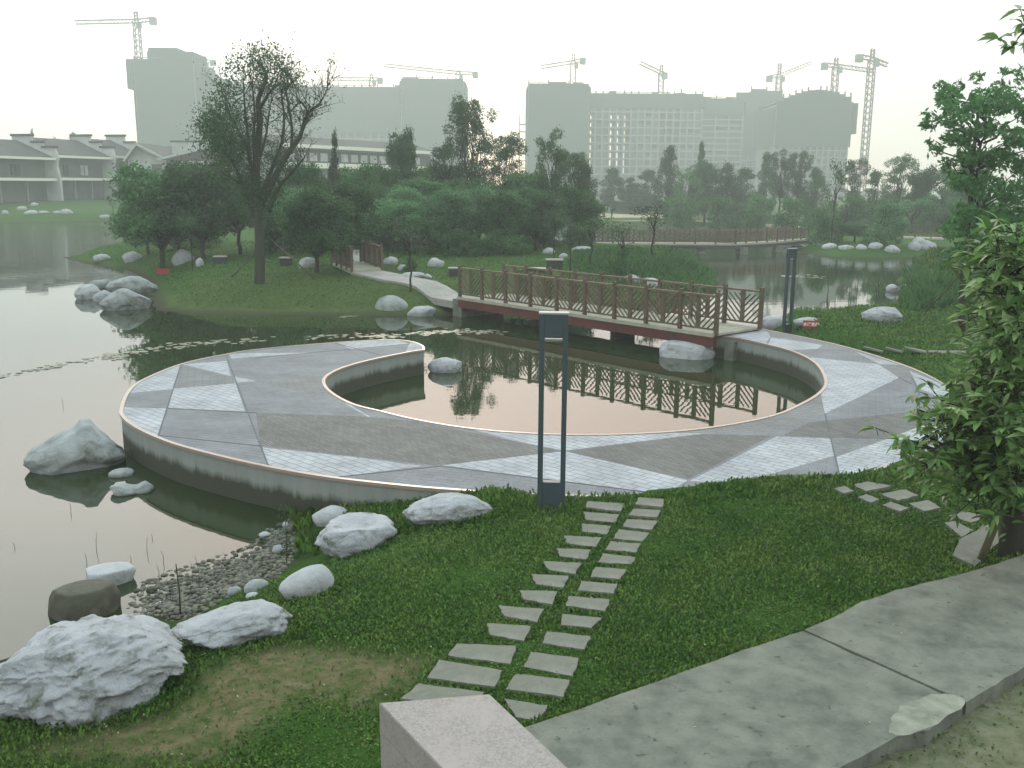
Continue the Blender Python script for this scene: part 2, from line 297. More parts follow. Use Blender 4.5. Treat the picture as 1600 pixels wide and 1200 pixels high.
def ground(x, y):
    x = np.asarray(x, float); y = np.asarray(y, float)
    z = np.full(x.shape, -9.0)
    for k, (P, wd, top) in enumerate(((A, 1.1, 0.0), (B, 3.0, 0.12), (C, 4.0, 0.1))):
        ins = pin(P, x, y); d = pdist(P, x, y); s = np.where(ins, d, -d)
        t = np.full(x.shape, top)
        if k == 1: t = t + 0.35 * smooth(d / 9)
        if k == 2: t = t + np.where(x < -20, 1.35 * smooth((y - 108) / 34) * smooth((-20 - x) / 25), 0)
        if k == 0: t = t - 0.22 * smooth((5.8 - y) / 1.2) * (x > 1.5) - 0.10 * smooth((-1.4 - x) / 2.5) * smooth((11 - y) / 2)
        if k == 0: t = t - 0.36 * smooth((-0.1 - x) / 2.3) * smooth((y - 9.0) / 2.2)
        if k == 0: t = t + 0.17 * np.exp(-((x - 3.3) / 1.3) ** 2 - ((y - 12.2) / 1.1) ** 2) + 0.07 * np.exp(-((x + 0.15) / 0.35) ** 2 - ((y - 12.0) / 0.5) ** 2)
        wv = np.where((x < -0.8) & (y < 12) & (k == 0), 2.4, wd)
        up = WATER + (t - WATER) * smooth(np.clip(s, 0, None) / wv + 0.0)
        dn = WATER - np.minimum(1.3, -np.clip(s, None, 0) * 0.45) - 0.02
        z = np.maximum(z, np.where(s > 0, up, dn))
    # ground inside the pool and beneath the platform stays low
    inside = pin(PLAT, x, y); dp = pdist(PLAT, x, y)
    z = np.where(inside & (dp > 0.12), np.minimum(z, -0.8), z)
    z = np.where(pin(POOL, x, y), -1.3, z)
    return z
def gz(x, y): return float(ground(np.array([x]), np.array([y]))[0])
_D = 2.5 * 1.012 ** np.arange(440)
def land(px, py, zmin=-9):
    r = ray(px, py); r = r / r.y
    X, Y, Z = CAM.x + r.x * _D, _D, CAM.z + r.z * _D; g_ = np.maximum(ground(X, Y), zmin); k = np.nonzero(Z <= g_)[0]
    k = int(k[0]) if len(k) else len(_D) - 1
    if k == 0: return Vector((X[0], Y[0], Z[0]))
    a, b = Z[k - 1] - g_[k - 1], Z[k] - g_[k]; t_ = a / (a - b + 1e-9); D = _D[k - 1] + (_D[k] - _D[k - 1]) * t_
    return Vector((CAM.x + r.x * D, D, CAM.z + r.z * D))
# ------------------------------------------------------------------ ground sheet
ys = [-60.0, -40, -25, -15, -9, -5, -2, 0]; y = 1.0
while y < 1500: ys.append(y); y += max(0.07, 0.0085 * y)
ys = np.array(ys); us = np.linspace(-1, 1, 361); us = np.sign(us) * (0.55 * np.abs(us) + 0.45 * np.abs(us) ** 3)
YY = np.repeat(ys[:, None], len(us), 1); XX = us[None, :] * (np.abs(YY) * 1.15 + 14)
ZZ = ground(XX.ravel(), YY.ravel()).reshape(XX.shape)
rs = np.random.RandomState(3)
n1 = np.sin(XX * 1.7 + 1.3 * np.sin(YY * 1.1)) * np.sin(YY * 1.9 + XX * 0.6) * 0.02
ZZ = ZZ + np.where(ZZ > WATER + 0.3, n1, 0)
nr, nc = XX.shape; idx = np.arange(nr * nc).reshape(nr, nc)
Fq = np.stack([idx[:-1, :-1], idx[:-1, 1:], idx[1:, 1:], idx[1:, :-1]], -1).reshape(-1, 4)
gme = np_mesh('ground', np.stack([XX, YY, ZZ], -1).reshape(-1, 3), Fq)
# wear masks (bare soil, shore mud) stored as a colour attribute
dirt_px = [(300, 1045), (420, 1010), (560, 1020), (690, 1035), (650, 1085), (560, 1120), (480, 1100), (420, 1140), (350, 1200), (180, 1200), (0, 1160), (120, 1130), (260, 1105)]
dirt = [tuple(G(x, y, -0.05)[:2]) for x, y in dirt_px]
dry_px = [(1280, 1215), (1400, 1150), (1520, 1100), (1620, 1045), (1800, 950), (2100, 1200), (1500, 1700), (1100, 1600)]
dry = [tuple(G(x, y, -0.15)[:2]) for x, y in dry_px]
gx, gy = XX.ravel(), YY.ravel()
def soft(poly, x, y, e=0.35):
    d = pdist(poly, x, y); return np.clip(0.5 + np.where(pin(poly, x, y), d, -d) / e, 0, 1)
mD = soft(dirt, gx, gy); mR = soft(dry, gx, gy, 0.2); mS = smooth((-0.50 - ZZ.ravel()) / 0.12)
mB = np.where(pin(B, gx, gy), 1.0, 0) * smooth((46 - gy) / 14) * 0.45
mF = smooth((gy - 150) / 60)
att = gme.color_attributes.new('wear', 'FLOAT_COLOR', 'POINT')
att.data.foreach_set('color', np.stack([np.maximum(mD, mB), mR, mS, mF], -1).astype(np.float32).ravel())
gm = bpy.data.materials.new('lawn_and_soil'); gm.use_nodes = True; t = gm.node_tree; bs = t.nodes['Principled BSDF']
bs.inputs['Roughness'].default_value = 0.95; bs.inputs['Specular IOR Level'].default_value = 0.05
at = t.nodes.new('ShaderNodeAttribute'); at.attribute_name = 'wear'; sep = t.nodes.new('ShaderNodeSeparateColor'); t.links.new(at.outputs['Color'], sep.inputs[0])
geo = t.nodes.new('ShaderNodeNewGeometry')
def tn(sc, det=6, ro=0.65):
    n = t.nodes.new('ShaderNodeTexNoise'); n.inputs['Scale'].default_value = sc; n.inputs['Detail'].default_value = det; n.inputs['Roughness'].default_value = ro
    t.links.new(geo.outputs['Position'], n.inputs['Vector']); return n.outputs['Fac']
def tr_(v, a, b):
    r = t.nodes.new('ShaderNodeMapRange'); r.inputs['From Min'].default_value = a; r.inputs['From Max'].default_value = b; t.links.new(v, r.inputs['Value']); return r.outputs[0]
def tmix(f, a, b):
    x = t.nodes.new('ShaderNodeMix'); x.data_type = 'RGBA'
    for s_, v in (('Factor', f), ('A', a), ('B', b)):
        if isinstance(v, tuple): x.inputs[s_].default_value = (*v, 1)
        else: t.links.new(v, x.inputs[s_])
    return x.outputs['Result']
def tmul(a, b):
    x = t.nodes.new('ShaderNodeMath'); x.operation = 'MULTIPLY'; x.use_clamp = True; t.links.new(a, x.inputs[0])
    if isinstance(b, float): x.inputs[1].default_value = b
    else: t.links.new(b, x.inputs[1])
    return x.outputs[0]
grass = tmix(tr_(tn(0.8), 0.35, 0.65), (0.022, 0.070, 0.010), (0.042, 0.095, 0.018))
grass = tmix(tr_(tn(9), 0.4, 0.7), grass, (0.030, 0.085, 0.014))
soil = tmix(tr_(tn(3), 0.3, 0.7), (0.12, 0.105, 0.050), (0.19, 0.165, 0.10))
soil = tmix(tr_(tn(14), 0.5, 0.7), soil, (0.045, 0.075, 0.02))
dryc = tmix(tr_(tn(8), 0.35, 0.65), (0.20, 0.21, 0.14), (0.12, 0.14, 0.075))
cur = tmix(tmul(sep.outputs[0], tr_(tn(5), 0.25, 0.6)), grass, soil)
cur = tmix(sep.outputs[1], cur, dryc)
cur = tmix(sep.outputs[2], cur, (0.040, 0.042, 0.024))
t.links.new(cur, bs.inputs['Base Color'])
bp = t.nodes.new('ShaderNodeBump'); bp.inputs['Distance'].default_value = 0.05; t.links.new(tn(12, 8, 0.75), bp.inputs['Height']); t.links.new(bp.outputs[0], bs.inputs['Normal'])
tag(link('ground', gme, gm, smooth=True), kind='structure')
# ------------------------------------------------------------------ water
wme = np_mesh('water', [(-900, -60, WATER), (900, -60, WATER), (900, 420, WATER), (-900, 420, WATER)], [(0, 1, 2, 3)])
wm = bpy.data.materials.new('lake_water'); wm.use_nodes = True; t = wm.node_tree; bs = t.nodes['Principled BSDF']
bs.inputs['Base Color'].default_value = (0.020, 0.031, 0.012, 1); bs.inputs['Roughness'].default_value = 0.02; bs.inputs['IOR'].default_value = 1.34
geo = t.nodes.new('ShaderNodeNewGeometry')
mp = t.nodes.new('ShaderNodeMapping'); mp.inputs['Scale'].default_value = (0.5, 1.0, 1); t.links.new(geo.outputs['Position'], mp.inputs[0])
def wn(sc, det):
    n = t.nodes.new('ShaderNodeTexNoise'); n.inputs['Scale'].default_value = sc; n.inputs['Detail'].default_value = det; t.links.new(mp.outputs[0], n.inputs['Vector']); return n.outputs['Fac']
bp = t.nodes.new('ShaderNodeBump'); bp.inputs['Distance'].default_value = 0.0018; t.links.new(wn(1.6, 3), bp.inputs['Height'])
# wind-ruffled patches far out on the lake: distance from the sheltered pool drives the ripple height
sxyz = t.nodes.new('ShaderNodeSeparateXYZ'); t.links.new(geo.outputs['Position'], sxyz.inputs[0])
mrg = t.nodes.new('ShaderNodeMapRange'); mrg.inputs['From Min'].default_value = 45; mrg.inputs['From Max'].default_value = 90; t.links.new(sxyz.outputs['Y'], mrg.inputs['Value'])
mm2 = t.nodes.new('ShaderNodeMath'); mm2.operation = 'MULTIPLY'; t.links.new(wn(2.5, 4), mm2.inputs[0]); t.links.new(mrg.outputs[0], mm2.inputs[1])
bp2 = t.nodes.new('ShaderNodeBump'); bp2.inputs['Distance'].default_value = 0.03; t.links.new(mm2.outputs[0], bp2.inputs['Height']); t.links.new(bp.outputs[0], bp2.inputs['Normal'])
t.links.new(bp2.outputs[0], bs.inputs['Normal'])
tag(link('water', wme, wm), kind='structure')

# ------------------------------------------------------------------ platform
def paving(name, c1, c2, ang, bw, bh, mort, lines=0.0):
    m = bpy.data.materials.new(name); m.use_nodes = True; t = m.node_tree; bs = t.nodes['Principled BSDF']; bs.inputs['Roughness'].default_value = 0.75; bs.inputs['Specular IOR Level'].default_value = 0.35
    g = t.nodes.new('ShaderNodeNewGeometry'); mp = t.nodes.new('ShaderNodeMapping'); mp.inputs['Rotation'].default_value = (0, 0, ang); t.links.new(g.outputs['Position'], mp.inputs[0])
    br = t.nodes.new('ShaderNodeTexBrick'); br.inputs['Scale'].default_value = 1; br.inputs['Brick Width'].default_value = bw; br.inputs['Row Height'].default_value = bh
    br.inputs['Mortar Size'].default_value = mort; br.inputs['Mortar Smooth'].default_value = 0.3; br.inputs['Color1'].default_value = (*c1, 1); br.inputs['Color2'].default_value = (*c2, 1)
    br.inputs['Mortar'].default_value = (c1[0] * 0.6, c1[1] * 0.6, c1[2] * 0.6, 1); t.links.new(mp.outputs[0], br.inputs['Vector'])
    n = t.nodes.new('ShaderNodeTexNoise'); n.inputs['Scale'].default_value = 1.1; n.inputs['Detail'].default_value = 7; n.inputs['Roughness'].default_value = 0.7; t.links.new(g.outputs['Position'], n.inputs['Vector'])
    r = t.nodes.new('ShaderNodeMapRange'); r.inputs['From Min'].default_value = 0.3; r.inputs['From Max'].default_value = 0.7; r.inputs['To Min'].default_value = 0.70; r.inputs['To Max'].default_value = 1.22; t.links.new(n.outputs['Fac'], r.inputs['Value'])
    v = t.nodes.new('ShaderNodeVectorMath'); v.operation = 'SCALE'; t.links.new(br.outputs['Color'], v.inputs[0]); t.links.new(r.outputs[0], v.inputs['Scale']); t.links.new(v.outputs[0], bs.inputs['Base Color'])
    b = t.nodes.new('ShaderNodeBump'); b.inputs['Distance'].default_value = 0.006; b.invert = True; t.links.new(br.outputs['Fac'], b.inputs['Height']); t.links.new(b.outputs[0], bs.inputs['Normal'])
    return m
PM = [paving('mid_grey_paving', (0.140, 0.158, 0.170), (0.123, 0.140, 0.152), 0.35, 0.24, 0.12, 0.004),
      paving('light_paving', (0.30, 0.335, 0.355), (0.265, 0.298, 0.318), 0.75, 0.28, 0.14, 0.012),
      paving('dark_mosaic_paving', (0.078, 0.088, 0.084), (0.118, 0.128, 0.122), 0.95, 0.20, 0.05, 0.006),
      paving('dusky_paving', (0.125, 0.138, 0.142), (0.145, 0.158, 0.162), -0.3, 0.30, 0.12, 0.006)]
LI, DK, DU = 1, 2, 3
patches = [  # traced on the photograph, each laid in the plane of the platform
 (LI, [(202, 614), (180, 600), (225, 580), (285, 560), (270, 608)]),
 (LI, [(180, 636), (261, 638), (247, 682), (180, 660)]),
 (LI, [(284, 569), (354, 564), (361, 588)]),
 (DU, [(283, 570), (364, 589), (368, 599), (271, 606)]),
 (LI, [(271, 607), (368, 599), (383, 643), (263, 637)]),
 (LI, [(366, 588), (400, 595), (369, 598)]),
 (LI, [(356, 552), (490, 551), (362, 560)]),
 (LI, [(515, 530), (610, 528), (640, 537), (550, 546)]),
 (LI, [(641, 535), (662, 538), (666, 546), (632, 552)]),
 (DU, [(400, 597), (512, 582), (500, 592), (515, 612), (532, 626), (450, 607)]),
 (LI, [(538, 630), (545, 631), (582, 653), (576, 652)]),
 (DK, [(400, 645), (575, 651), (650, 658), (880, 705), (680, 728), (635, 722), (407, 697)]),
 (LI, [(680, 655), (800, 670), (1000, 670), (1040, 676), (1100, 677), (882, 704), (800, 688)]),
 (LI, [(410, 699), (560, 715), (660, 728), (520, 746), (419, 728)]),
 (LI, [(690, 727), (882, 705), (1075, 750), (1040, 772), (800, 741)]),
 (DK, [(882, 705), (1100, 678), (1205, 681), (1075, 749)]),
 (DU, [(1035, 676), (1100, 664), (1200, 645), (1283, 618), (1289, 648), (1265, 659), (1200, 672), (1110, 677)]),
 (LI, [(1264, 558), (1372, 569), (1405, 590), (1289, 646), (1283, 618), (1292, 590)]),
 (DK, [(1265, 660), (1445, 641), (1450, 661), (1385, 686), (1360, 686), (1300, 684), (1222, 681)]),
 (LI, [(1078, 751), (1213, 682), (1298, 685), (1303, 712), (1150, 757)]),
 (DU, [(1300, 685), (1362, 686), (1307, 713)]),
 (LI, [(1307, 714), (1385, 686), (1450, 662), (1530, 640), (1510, 690), (1400, 745), (1314, 750)]),
 (LI, [(1421, 579), (1484, 605), (1478, 625), (1437, 607)]),
 (LI, [(1335, 549), (1407, 570), (1375, 569)]),
 (DU, [(1375, 570), (1408, 571), (1425, 590), (1404, 590)]),
 (LI, [(1200, 539), (1205, 527), (1285, 539), (1277, 545), (1227, 547)]),
 (DU, [(1227, 548), (1277, 546), (1267, 560)]),
 (LI, [(1128, 508), (1200, 519), (1204, 526), (1195, 538), (1130, 520)]),
]
PW = [(k, [tuple(G(*p)[:2]) for p in P]) for k, P in patches]
plat = empty('platform', (1.5, 20, 0), 'spiral shaped stone platform paved in grey triangles curling around the round pool', 'platform')
plat.location = (0, 0, 0)
bm = bmesh.new(); vs = [bm.verts.new((x, y, 0)) for x, y in PLAT]
fc = bm.faces.new(vs)
if fc.normal.z < 0: fc.normal_flip()
bmesh.ops.triangulate(bm, faces=bm.faces[:])
for k, P in PW:
    for i in range(len(P)):
        a = Vector((*P[i], 0)); b = Vector((*P[(i + 1) % len(P)], 0)); d = (b - a)
        if d.length < 0.05: continue
        nrm = Vector((-d.y, d.x, 0)).normalized(); mid = (a + b) / 2; R_ = d.length / 2 + 0.3
        fs = [f for f in bm.faces if any((v.co - mid).length < R_ + 3 for v in f.verts) or (f.calc_center_median() - mid).length < R_ + 3]
        ge = set(fs)
        for f in fs: ge.update(f.edges); ge.update(f.verts)
        bmesh.ops.bisect_plane(bm, geom=list(ge), plane_co=mid, plane_no=nrm, dist=1e-5)
cen = np.array([f.calc_center_median()[:] for f in bm.faces]); mi = np.zeros(len(cen), int)
for k, P in PW: mi[pin(P, cen[:, 0], cen[:, 1])] = k
for f, k in zip(bm.faces, mi):
    f.material_index = int(k)
    if f.normal.z < 0: f.normal_flip()
me = bpy.data.meshes.new('paving'); bm.to_mesh(me); bm.free(); link('paving', me, PM, plat)
# thin dark joints where the long setting-out lines run
JM = mat('dark_joint', (0.11, 0.12, 0.125), 0.9, 0.1)
for a, b in (((354, 557), (419, 727)), ((283, 569), (247, 681)), ((247, 680), (410, 697)), ((262, 638), (400, 645)), ((400, 559), (640, 537)), ((520, 535), (592, 554)), ((520, 746), (690, 728)), ((690, 728), (1045, 773)), ((1425, 590), (1450, 645)), ((1289, 646), (1313, 748)), ((1405, 590), (1425, 600))):
    MB().beam(G(*a, 0.002), G(*b, 0.002), 0.022, 0.006).build('paving_joint', JM, plat)
# rim coping and wall: offset the outline inwards
def offset(P, d):
    o = []; n = len(P)
    ar = sum(P[i][0] * P[(i + 1) % n][1] - P[(i + 1) % n][0] * P[i][1] for i in range(n)); s = 1 if ar > 0 else -1
    for i in range(n):
        a = np.array(P[i - 1]); b = np.array(P[(i + 1) % n]); t_ = b - a; t_ /= np.linalg.norm(t_) + 1e-9
        o.append((P[i][0] - t_[1] * d * s, P[i][1] + t_[0] * d * s))
    return o
def ring(Pa, Pb, z0, z1, name, m, parent):
    n = len(Pa); V = []; Fc = []
    for P, z in ((Pa, z0), (Pa, z1), (Pb, z1), (Pb, z0)): V += [(x, y, z) for x, y in P]
    for i in range(n):
        j = (i + 1) % n
        for k in range(4): Fc.append((k * n + i, k * n + j, ((k + 1) % 4) * n + j, ((k + 1) % 4) * n + i))
    me = bpy.data.meshes.new(name); me.from_pydata(V, [], Fc); bm = bmesh.new(); bm.from_mesh(me); bmesh.ops.recalc_face_normals(bm, faces=bm.faces); bm.to_mesh(me); bm.free()
    return link(name, me, m, parent)
M['rim'] = mat('polished_pink_granite_rim', (0.27, 0.215, 0.175), 0.33, 0.5, var=(0.22, 0.185, 0.155), scale=4)
wm2 = bpy.data.materials.new('stained_retaining_wall'); wm2.use_nodes = True; t = wm2.node_tree; bs = t.nodes['Principled BSDF']; bs.inputs['Roughness'].default_value = 0.85
g = t.nodes.new('ShaderNodeNewGeometry'); mp = t.nodes.new('ShaderNodeMapping'); mp.inputs['Scale'].default_value = (3.2, 3.2, 0.5); t.links.new(g.outputs['Position'], mp.inputs[0])
n = t.nodes.new('ShaderNodeTexNoise'); n.inputs['Scale'].default_value = 1.4; n.inputs['Detail'].default_value = 7; n.inputs['Roughness'].default_value = 0.7; t.links.new(mp.outputs[0], n.inputs['Vector'])
sz = t.nodes.new('ShaderNodeSeparateXYZ'); t.links.new(g.outputs['Position'], sz.inputs[0])
ad = t.nodes.new('ShaderNodeMath'); ad.operation = 'MULTIPLY_ADD'; ad.inputs[1].default_value = 0.30; t.links.new(n.outputs['Fac'], ad.inputs[0]); t.links.new(sz.outputs['Z'], ad.inputs[2])
r = t.nodes.new('ShaderNodeMapRange'); r.inputs['From Min'].default_value = -0.22; r.inputs['From Max'].default_value = -0.10; t.links.new(ad.outputs[0], r.inputs['Value'])
x = t.nodes.new('ShaderNodeMix'); x.data_type = 'RGBA'; x.inputs['A'].default_value = (0.035, 0.042, 0.026, 1)
x3 = t.nodes.new('ShaderNodeMix'); x3.data_type = 'RGBA'; x3.inputs['A'].default_value = (0.14, 0.165, 0.15, 1); x3.inputs['B'].default_value = (0.24, 0.27, 0.245, 1); t.links.new(n.outputs['Fac'], x3.inputs['Factor'])
t.links.new(x3.outputs['Result'], x.inputs['B']); t.links.new(r.outputs[0], x.inputs['Factor']); t.links.new(x.outputs['Result'], bs.inputs['Base Color'])
b = t.nodes.new('ShaderNodeBump'); b.inputs['Distance'].default_value = 0.02; t.links.new(n.outputs['Fac'], b.inputs['Height']); t.links.new(b.outputs[0], bs.inputs['Normal'])
ring(offset(PLAT, 0.03), offset(PLAT, 0.30), -1.6, -0.004, 'retaining_wall', wm2, plat)
ring(PLAT, offset(PLAT, 0.065), -0.035, 0.012, 'rim', M['rim'], plat)

# ------------------------------------------------------------------ rocks
def make_rock(w_, d_, h_, seed, rough=0.10, facets=9, prof=None, sub=4, sink=0.25, hollow=0, flat=0):
    r_ = random.Random(seed); bm = bmesh.new(); bmesh.ops.create_icosphere(bm, subdivisions=sub, radius=1)
    pl = []
    for _ in range(facets):
        v = Vector((r_.gauss(0, 1), r_.gauss(0, 1), r_.gauss(0.15, 0.8))).normalized(); pl.append((v, r_.uniform(0.72, 1.0)))
    off = Vector((seed * 3.7, seed * 1.3, seed * 0.7))
    for v in bm.verts:
        n = v.co.normalized(); rr = 1.0
        for pn, pd in pl:
            c = n.dot(pn)
            if c > 0.05: rr = min(rr, pd / c)
        rr = 0.35 + 0.65 * rr if rough < 0.05 else rr
        q = n * 1.6 + off
        rr *= 1 + rough * (noise.fractal(q, 0.9, 2.1, 5) + 0.35 * noise.fractal(q * 5, 0.8, 2, 3))
        v.co = n * rr
        if rough > 0.06:
            v.co += Vector(noise.noise_vector(q * 2.5)) * rough * 0.35
    xs = [v.co.x for v in bm.verts]; zs = [v.co.z for v in bm.verts]; yy = [v.co.y for v in bm.verts]
    x0, x1, z0, z1, y0, y1 = min(xs), max(xs), min(zs), max(zs), min(yy), max(yy)
    for v in bm.verts:
        u = (v.co.x - x0) / (x1 - x0) * 2 - 1; zz = (v.co.z - z0) / (z1 - z0); yv = (v.co.y - y0) / (y1 - y0) * 2 - 1
        zz = (zz - sink) / (1 - sink)
        if zz > 0 and (prof or flat): zz = zz ** 0.72
        if flat and zz > flat: zz = flat + (zz - flat) * 0.18
        if zz > 0 and prof:
            zz *= float(np.interp(u, prof[0], prof[1]))
        if hollow and zz > 0.4: zz -= hollow * math.exp(-((u - 0.1) ** 2 + (yv + 0.1) ** 2) * 5)
        v.co = Vector((u * w_ / 2, yv * d_ / 2, zz * h_))
    me = bpy.data.meshes.new('rock'); bm.to_mesh(me); bm.free(); return me
ROCKS = []
def rock(x0, x1, yt, yb, where, label, mt='rock', seed=None, rough=0.10, prof=None, dr=0.75, sub=4, hollow=0, facets=9, cat='boulder', group=None, name='boulder', sink=0.25, flat=0):
    cx = (x0 + x1) / 2
    if where == 'w': p = G(cx, yb, WATER)
    elif where == 'g': p = land(cx, yb)
    else: p = G(cx, yb, where)
    D = (p - CAM).dot(FW); wd = (x1 - x0) * D / F_PX; dp = wd * dr
    # apparent height = front height plus part of the depth of the top seen from above
    tilt = (H - p.z) / D; hh = max(0.12 * wd, (yb - yt) * D / F_PX - dp * tilt * 0.45)
    seed = seed if seed is not None else int(x0 * 7 + yt * 3) % 997
    me = make_rock(wd, dp, hh, seed, rough, facets, prof, sub, sink, hollow, flat)
    o = link(name, me, M[mt], None, True); f = Vector((p.x, p.y, 0)).normalized()
    if where == 'g' and D < 22 and wd > 0.25: ROCKS.append((p.x + f.x * dp * 0.42, p.y + f.y * dp * 0.42, wd / 2, dp / 2))
    o.location = (p.x + f.x * dp * 0.42, p.y + f.y * dp * 0.42, p.z - 0.02); o.rotation_euler = (0, 0, math.atan2(-p.x, p.y))
    return tag(o, label, cat, group)
GB = 'boulders along the shores'
rock(-45, 301, 944, 1132, 'g', 'largest white boulder in the near left corner, pitted and streaked', 'rock', 11, 0.17, ([-1, -0.7, -0.3, 0, 0.55, 0.8, 1], [0.55, 0.75, 0.92, 1, 1, 0.85, 0.55]), 0.8, 6, facets=12, group=GB, sink=0.3)
rock(262, 464, 934, 1012, 'g', 'long low white rock between the largest boulder and the pebbles', 'rock', 23, 0.12, ([-1, -0.4, 0.1, 0.5, 0.8, 1], [0.5, 0.65, 0.9, 1.0, 0.85, 0.5]), 0.55, 5, group=GB)
rock(437, 523, 877, 934, 'g', 'smooth pale egg shaped boulder at the lawn edge above the pebbles', 'rock_pale', 31, 0.03, ([-1, 0, 0.6, 1], [0.6, 0.9, 1.1, 0.9]), 0.6, 4, group=GB, facets=3)
rock(80, 188, 889, 968, 'w', 'dark brown rounded boulder in the water left of the pebbles', 'rock_dark', 41, 0.04, None, 0.7, 5, group=GB, facets=6, sink=0.5, flat=0.7)
rock(138, 212, 866, 915, 'w', 'pale flat topped boulder in the water behind the dark brown one', 'rock_pale', 43, 0.05, None, 0.7, 4, group=GB, sink=0.4, flat=0.6)
rock(45, 196, 652, 738, 'w', 'grey peaked boulder in the lake against the platform wall', 'rock_grey', 53, 0.07, ([-1, -0.6, -0.2, 0.04, 0.13, 0.34, 0.47, 0.8, 1], [0.6, 0.66, 0.8, 0.88, 1.02, 1.06, 0.86, 0.66, 0.6]), 0.7, 5, group=GB, sink=0.3)
rock(171, 210, 729, 746, 'w', 'small flat stone just below the platform wall beside the peaked boulder', 'rock_grey', 57, 0.1, None, 0.8, 3, group='small stones at the wall foot', cat='stone', name='stone')
rock(174, 241, 744, 773, 'w', 'jagged low stone in front of the platform wall near the lake corner', 'rock_grey', 59, 0.14, ([-1, -0.4, 0.2, 0.6, 1], [1, 0.8, 0.45, 0.8, 0.5]), 0.6, 4, group='small stones at the wall foot', cat='stone', name='stone')
rock(492, 623, 791, 869, 'g', 'white boulder with a hollow top beside the platform wall', 'rock', 61, 0.12, ([-1, 0, 1], [0.85, 1, 0.95]), 0.8, 5, 0.2, group=GB, sink=0.3, flat=0.75)
rock(488, 549, 786, 822, 'g', 'smooth brownish round boulder tucked behind the hollow topped one', 'rock_pale', 63, 0.02, None, 0.7, 4, group=GB, facets=2)
rock(627, 783, 765, 817, 'g', 'wide low white boulder on the grass below the platform rim', 'rock', 67, 0.12, ([-1, -0.6, 0, 0.45, 0.8, 1], [0.5, 0.8, 1, 1, 0.7, 0.4]), 0.5, 5, group=GB)
rock(668, 723, 556, 583, 'w', 'pale boulder in the pool at the rounded tip of the platform', 'rock', 71, 0.08, None, 0.6, 4, group=GB)
rock(1029, 1119, 520, 561, 'w', 'large flat topped white boulder in the pool under the bridge end', 'rock_pale', 73, 0.06, ([-1, -0.6, 0.7, 1], [0.85, 1, 1, 0.8]), 0.75, 5, group=GB, facets=8, sink=0.42, flat=0.62)
rock(586, 638, 460, 491, 'w', 'round grey boulder at the island shore', 'rock_grey', 79, 0.04, None, 0.7, 4, group=GB, facets=3)
rock(636, 682, 475, 495, 'w', 'flat white boulder right of the round grey one at the island shore', 'rock_pale', 83, 0.07, ([-1, 0, 1], [0.8, 0.9, 1]), 0.6, 4, group=GB)
GC = 'boulder cluster at the left point of the island'
rock(168, 246, 429, 458, 'w', 'rear large boulder of the cluster at the island point', 'rock_grey', 89, 0.1, ([-1, 0, 0.3, 1], [0.7, 1, 1, 0.5]), 0.6, 4, group=GC)
rock(158, 237, 447, 485, 'w', 'front triangular boulder of the cluster at the island point', 'rock_grey', 97, 0.07, ([-1, -0.1, 0.1, 1], [0.5, 1, 1, 0.5]), 0.6, 5, group=GC, facets=6)
rock(118, 161, 442, 468, 'w', 'leftmost boulder of the cluster, pale and rounded', 'rock_pale', 101, 0.08, None, 0.7, 4, group=GC)
rock(140, 174, 435, 450, 'w', 'low rear boulder of the cluster behind the leftmost one', 'rock_grey', 103, 0.1, None, 0.7, 3, group=GC)
rock(145, 182, 452, 471, 'w', 'small boulder of the cluster left of the triangular one', 'rock_grey', 107, 0.1, None, 0.7, 3, group=GC)
GI = 'stones lying on the island'
for a in [(147, 173, 396, 408, 'pale stone on the thin grass spit left of the island trees'), (192, 223, 392, 409, 'pale stone with a groove on the spit nearest the dense left tree'),
          (269, 304, 388, 412, 'upright wedge shaped stone between the two left trees'), (306, 319, 402, 416, 'small stone right of the upright wedge'),
          (467, 498, 401, 419, 'white stone left of the small footbridge'), (597, 622, 400, 414, 'white stone right of the small footbridge railing'),
          (621, 643, 412, 424, 'stone on the grass behind the young round headed tree'), (667, 694, 402, 418, 'pointed pale stone beyond the light path'),
          (622, 664, 424, 436, 'flat stone beside the light path'), (659, 675, 427, 435, 'small stone beside the light path next to the flat one'),
          (847, 867, 386, 397, 'white stone at the back of the island left of the sedge'), (873, 888, 395, 404, 'small white stone behind the dark stone seats'),
          (889, 926, 384, 395, 'long white stone at the back edge of the island'), (966, 1003, 428, 444, 'rounded pale boulder behind the bridge railing'),
          (1001, 1034, 433, 452, 'sloping pale boulder right behind the bridge railing')]:
    rock(*a[:4], 'g', a[4], 'rock_pale', rough=0.09, sub=3, dr=0.6, cat='stone', name='stone', group=GI)
GR = 'stones at the pond edge on the right'
rock(1346, 1408, 476, 504, 'g', 'large white boulder on the pond edge beyond the right lawn', 'rock', 113, 0.08, ([-1, -0.3, 0.6, 1], [0.7, 0.9, 1, 0.6]), 0.6, 5, group=GB)
for a in [(1188, 1234, 492, 514, 'pale boulder behind the rear frame lamp base'), (1240, 1288, 494, 508, 'pale boulder behind the red notice on the right lawn'),
          (1384, 1403, 443, 456, 'left stone of the pair in the pond near the sedge'), (1402, 1421, 443, 456, 'right stone of the pair in the pond near the sedge'),
          (1474, 1488, 459, 473, 'small round stone by the staked tree')]:
    rock(*a[:4], 'g' if a[0] != 1384 and a[0] != 1402 else 'w', a[4], 'rock', rough=0.08, sub=4, dr=0.6, cat='stone', name='stone', group=GR)
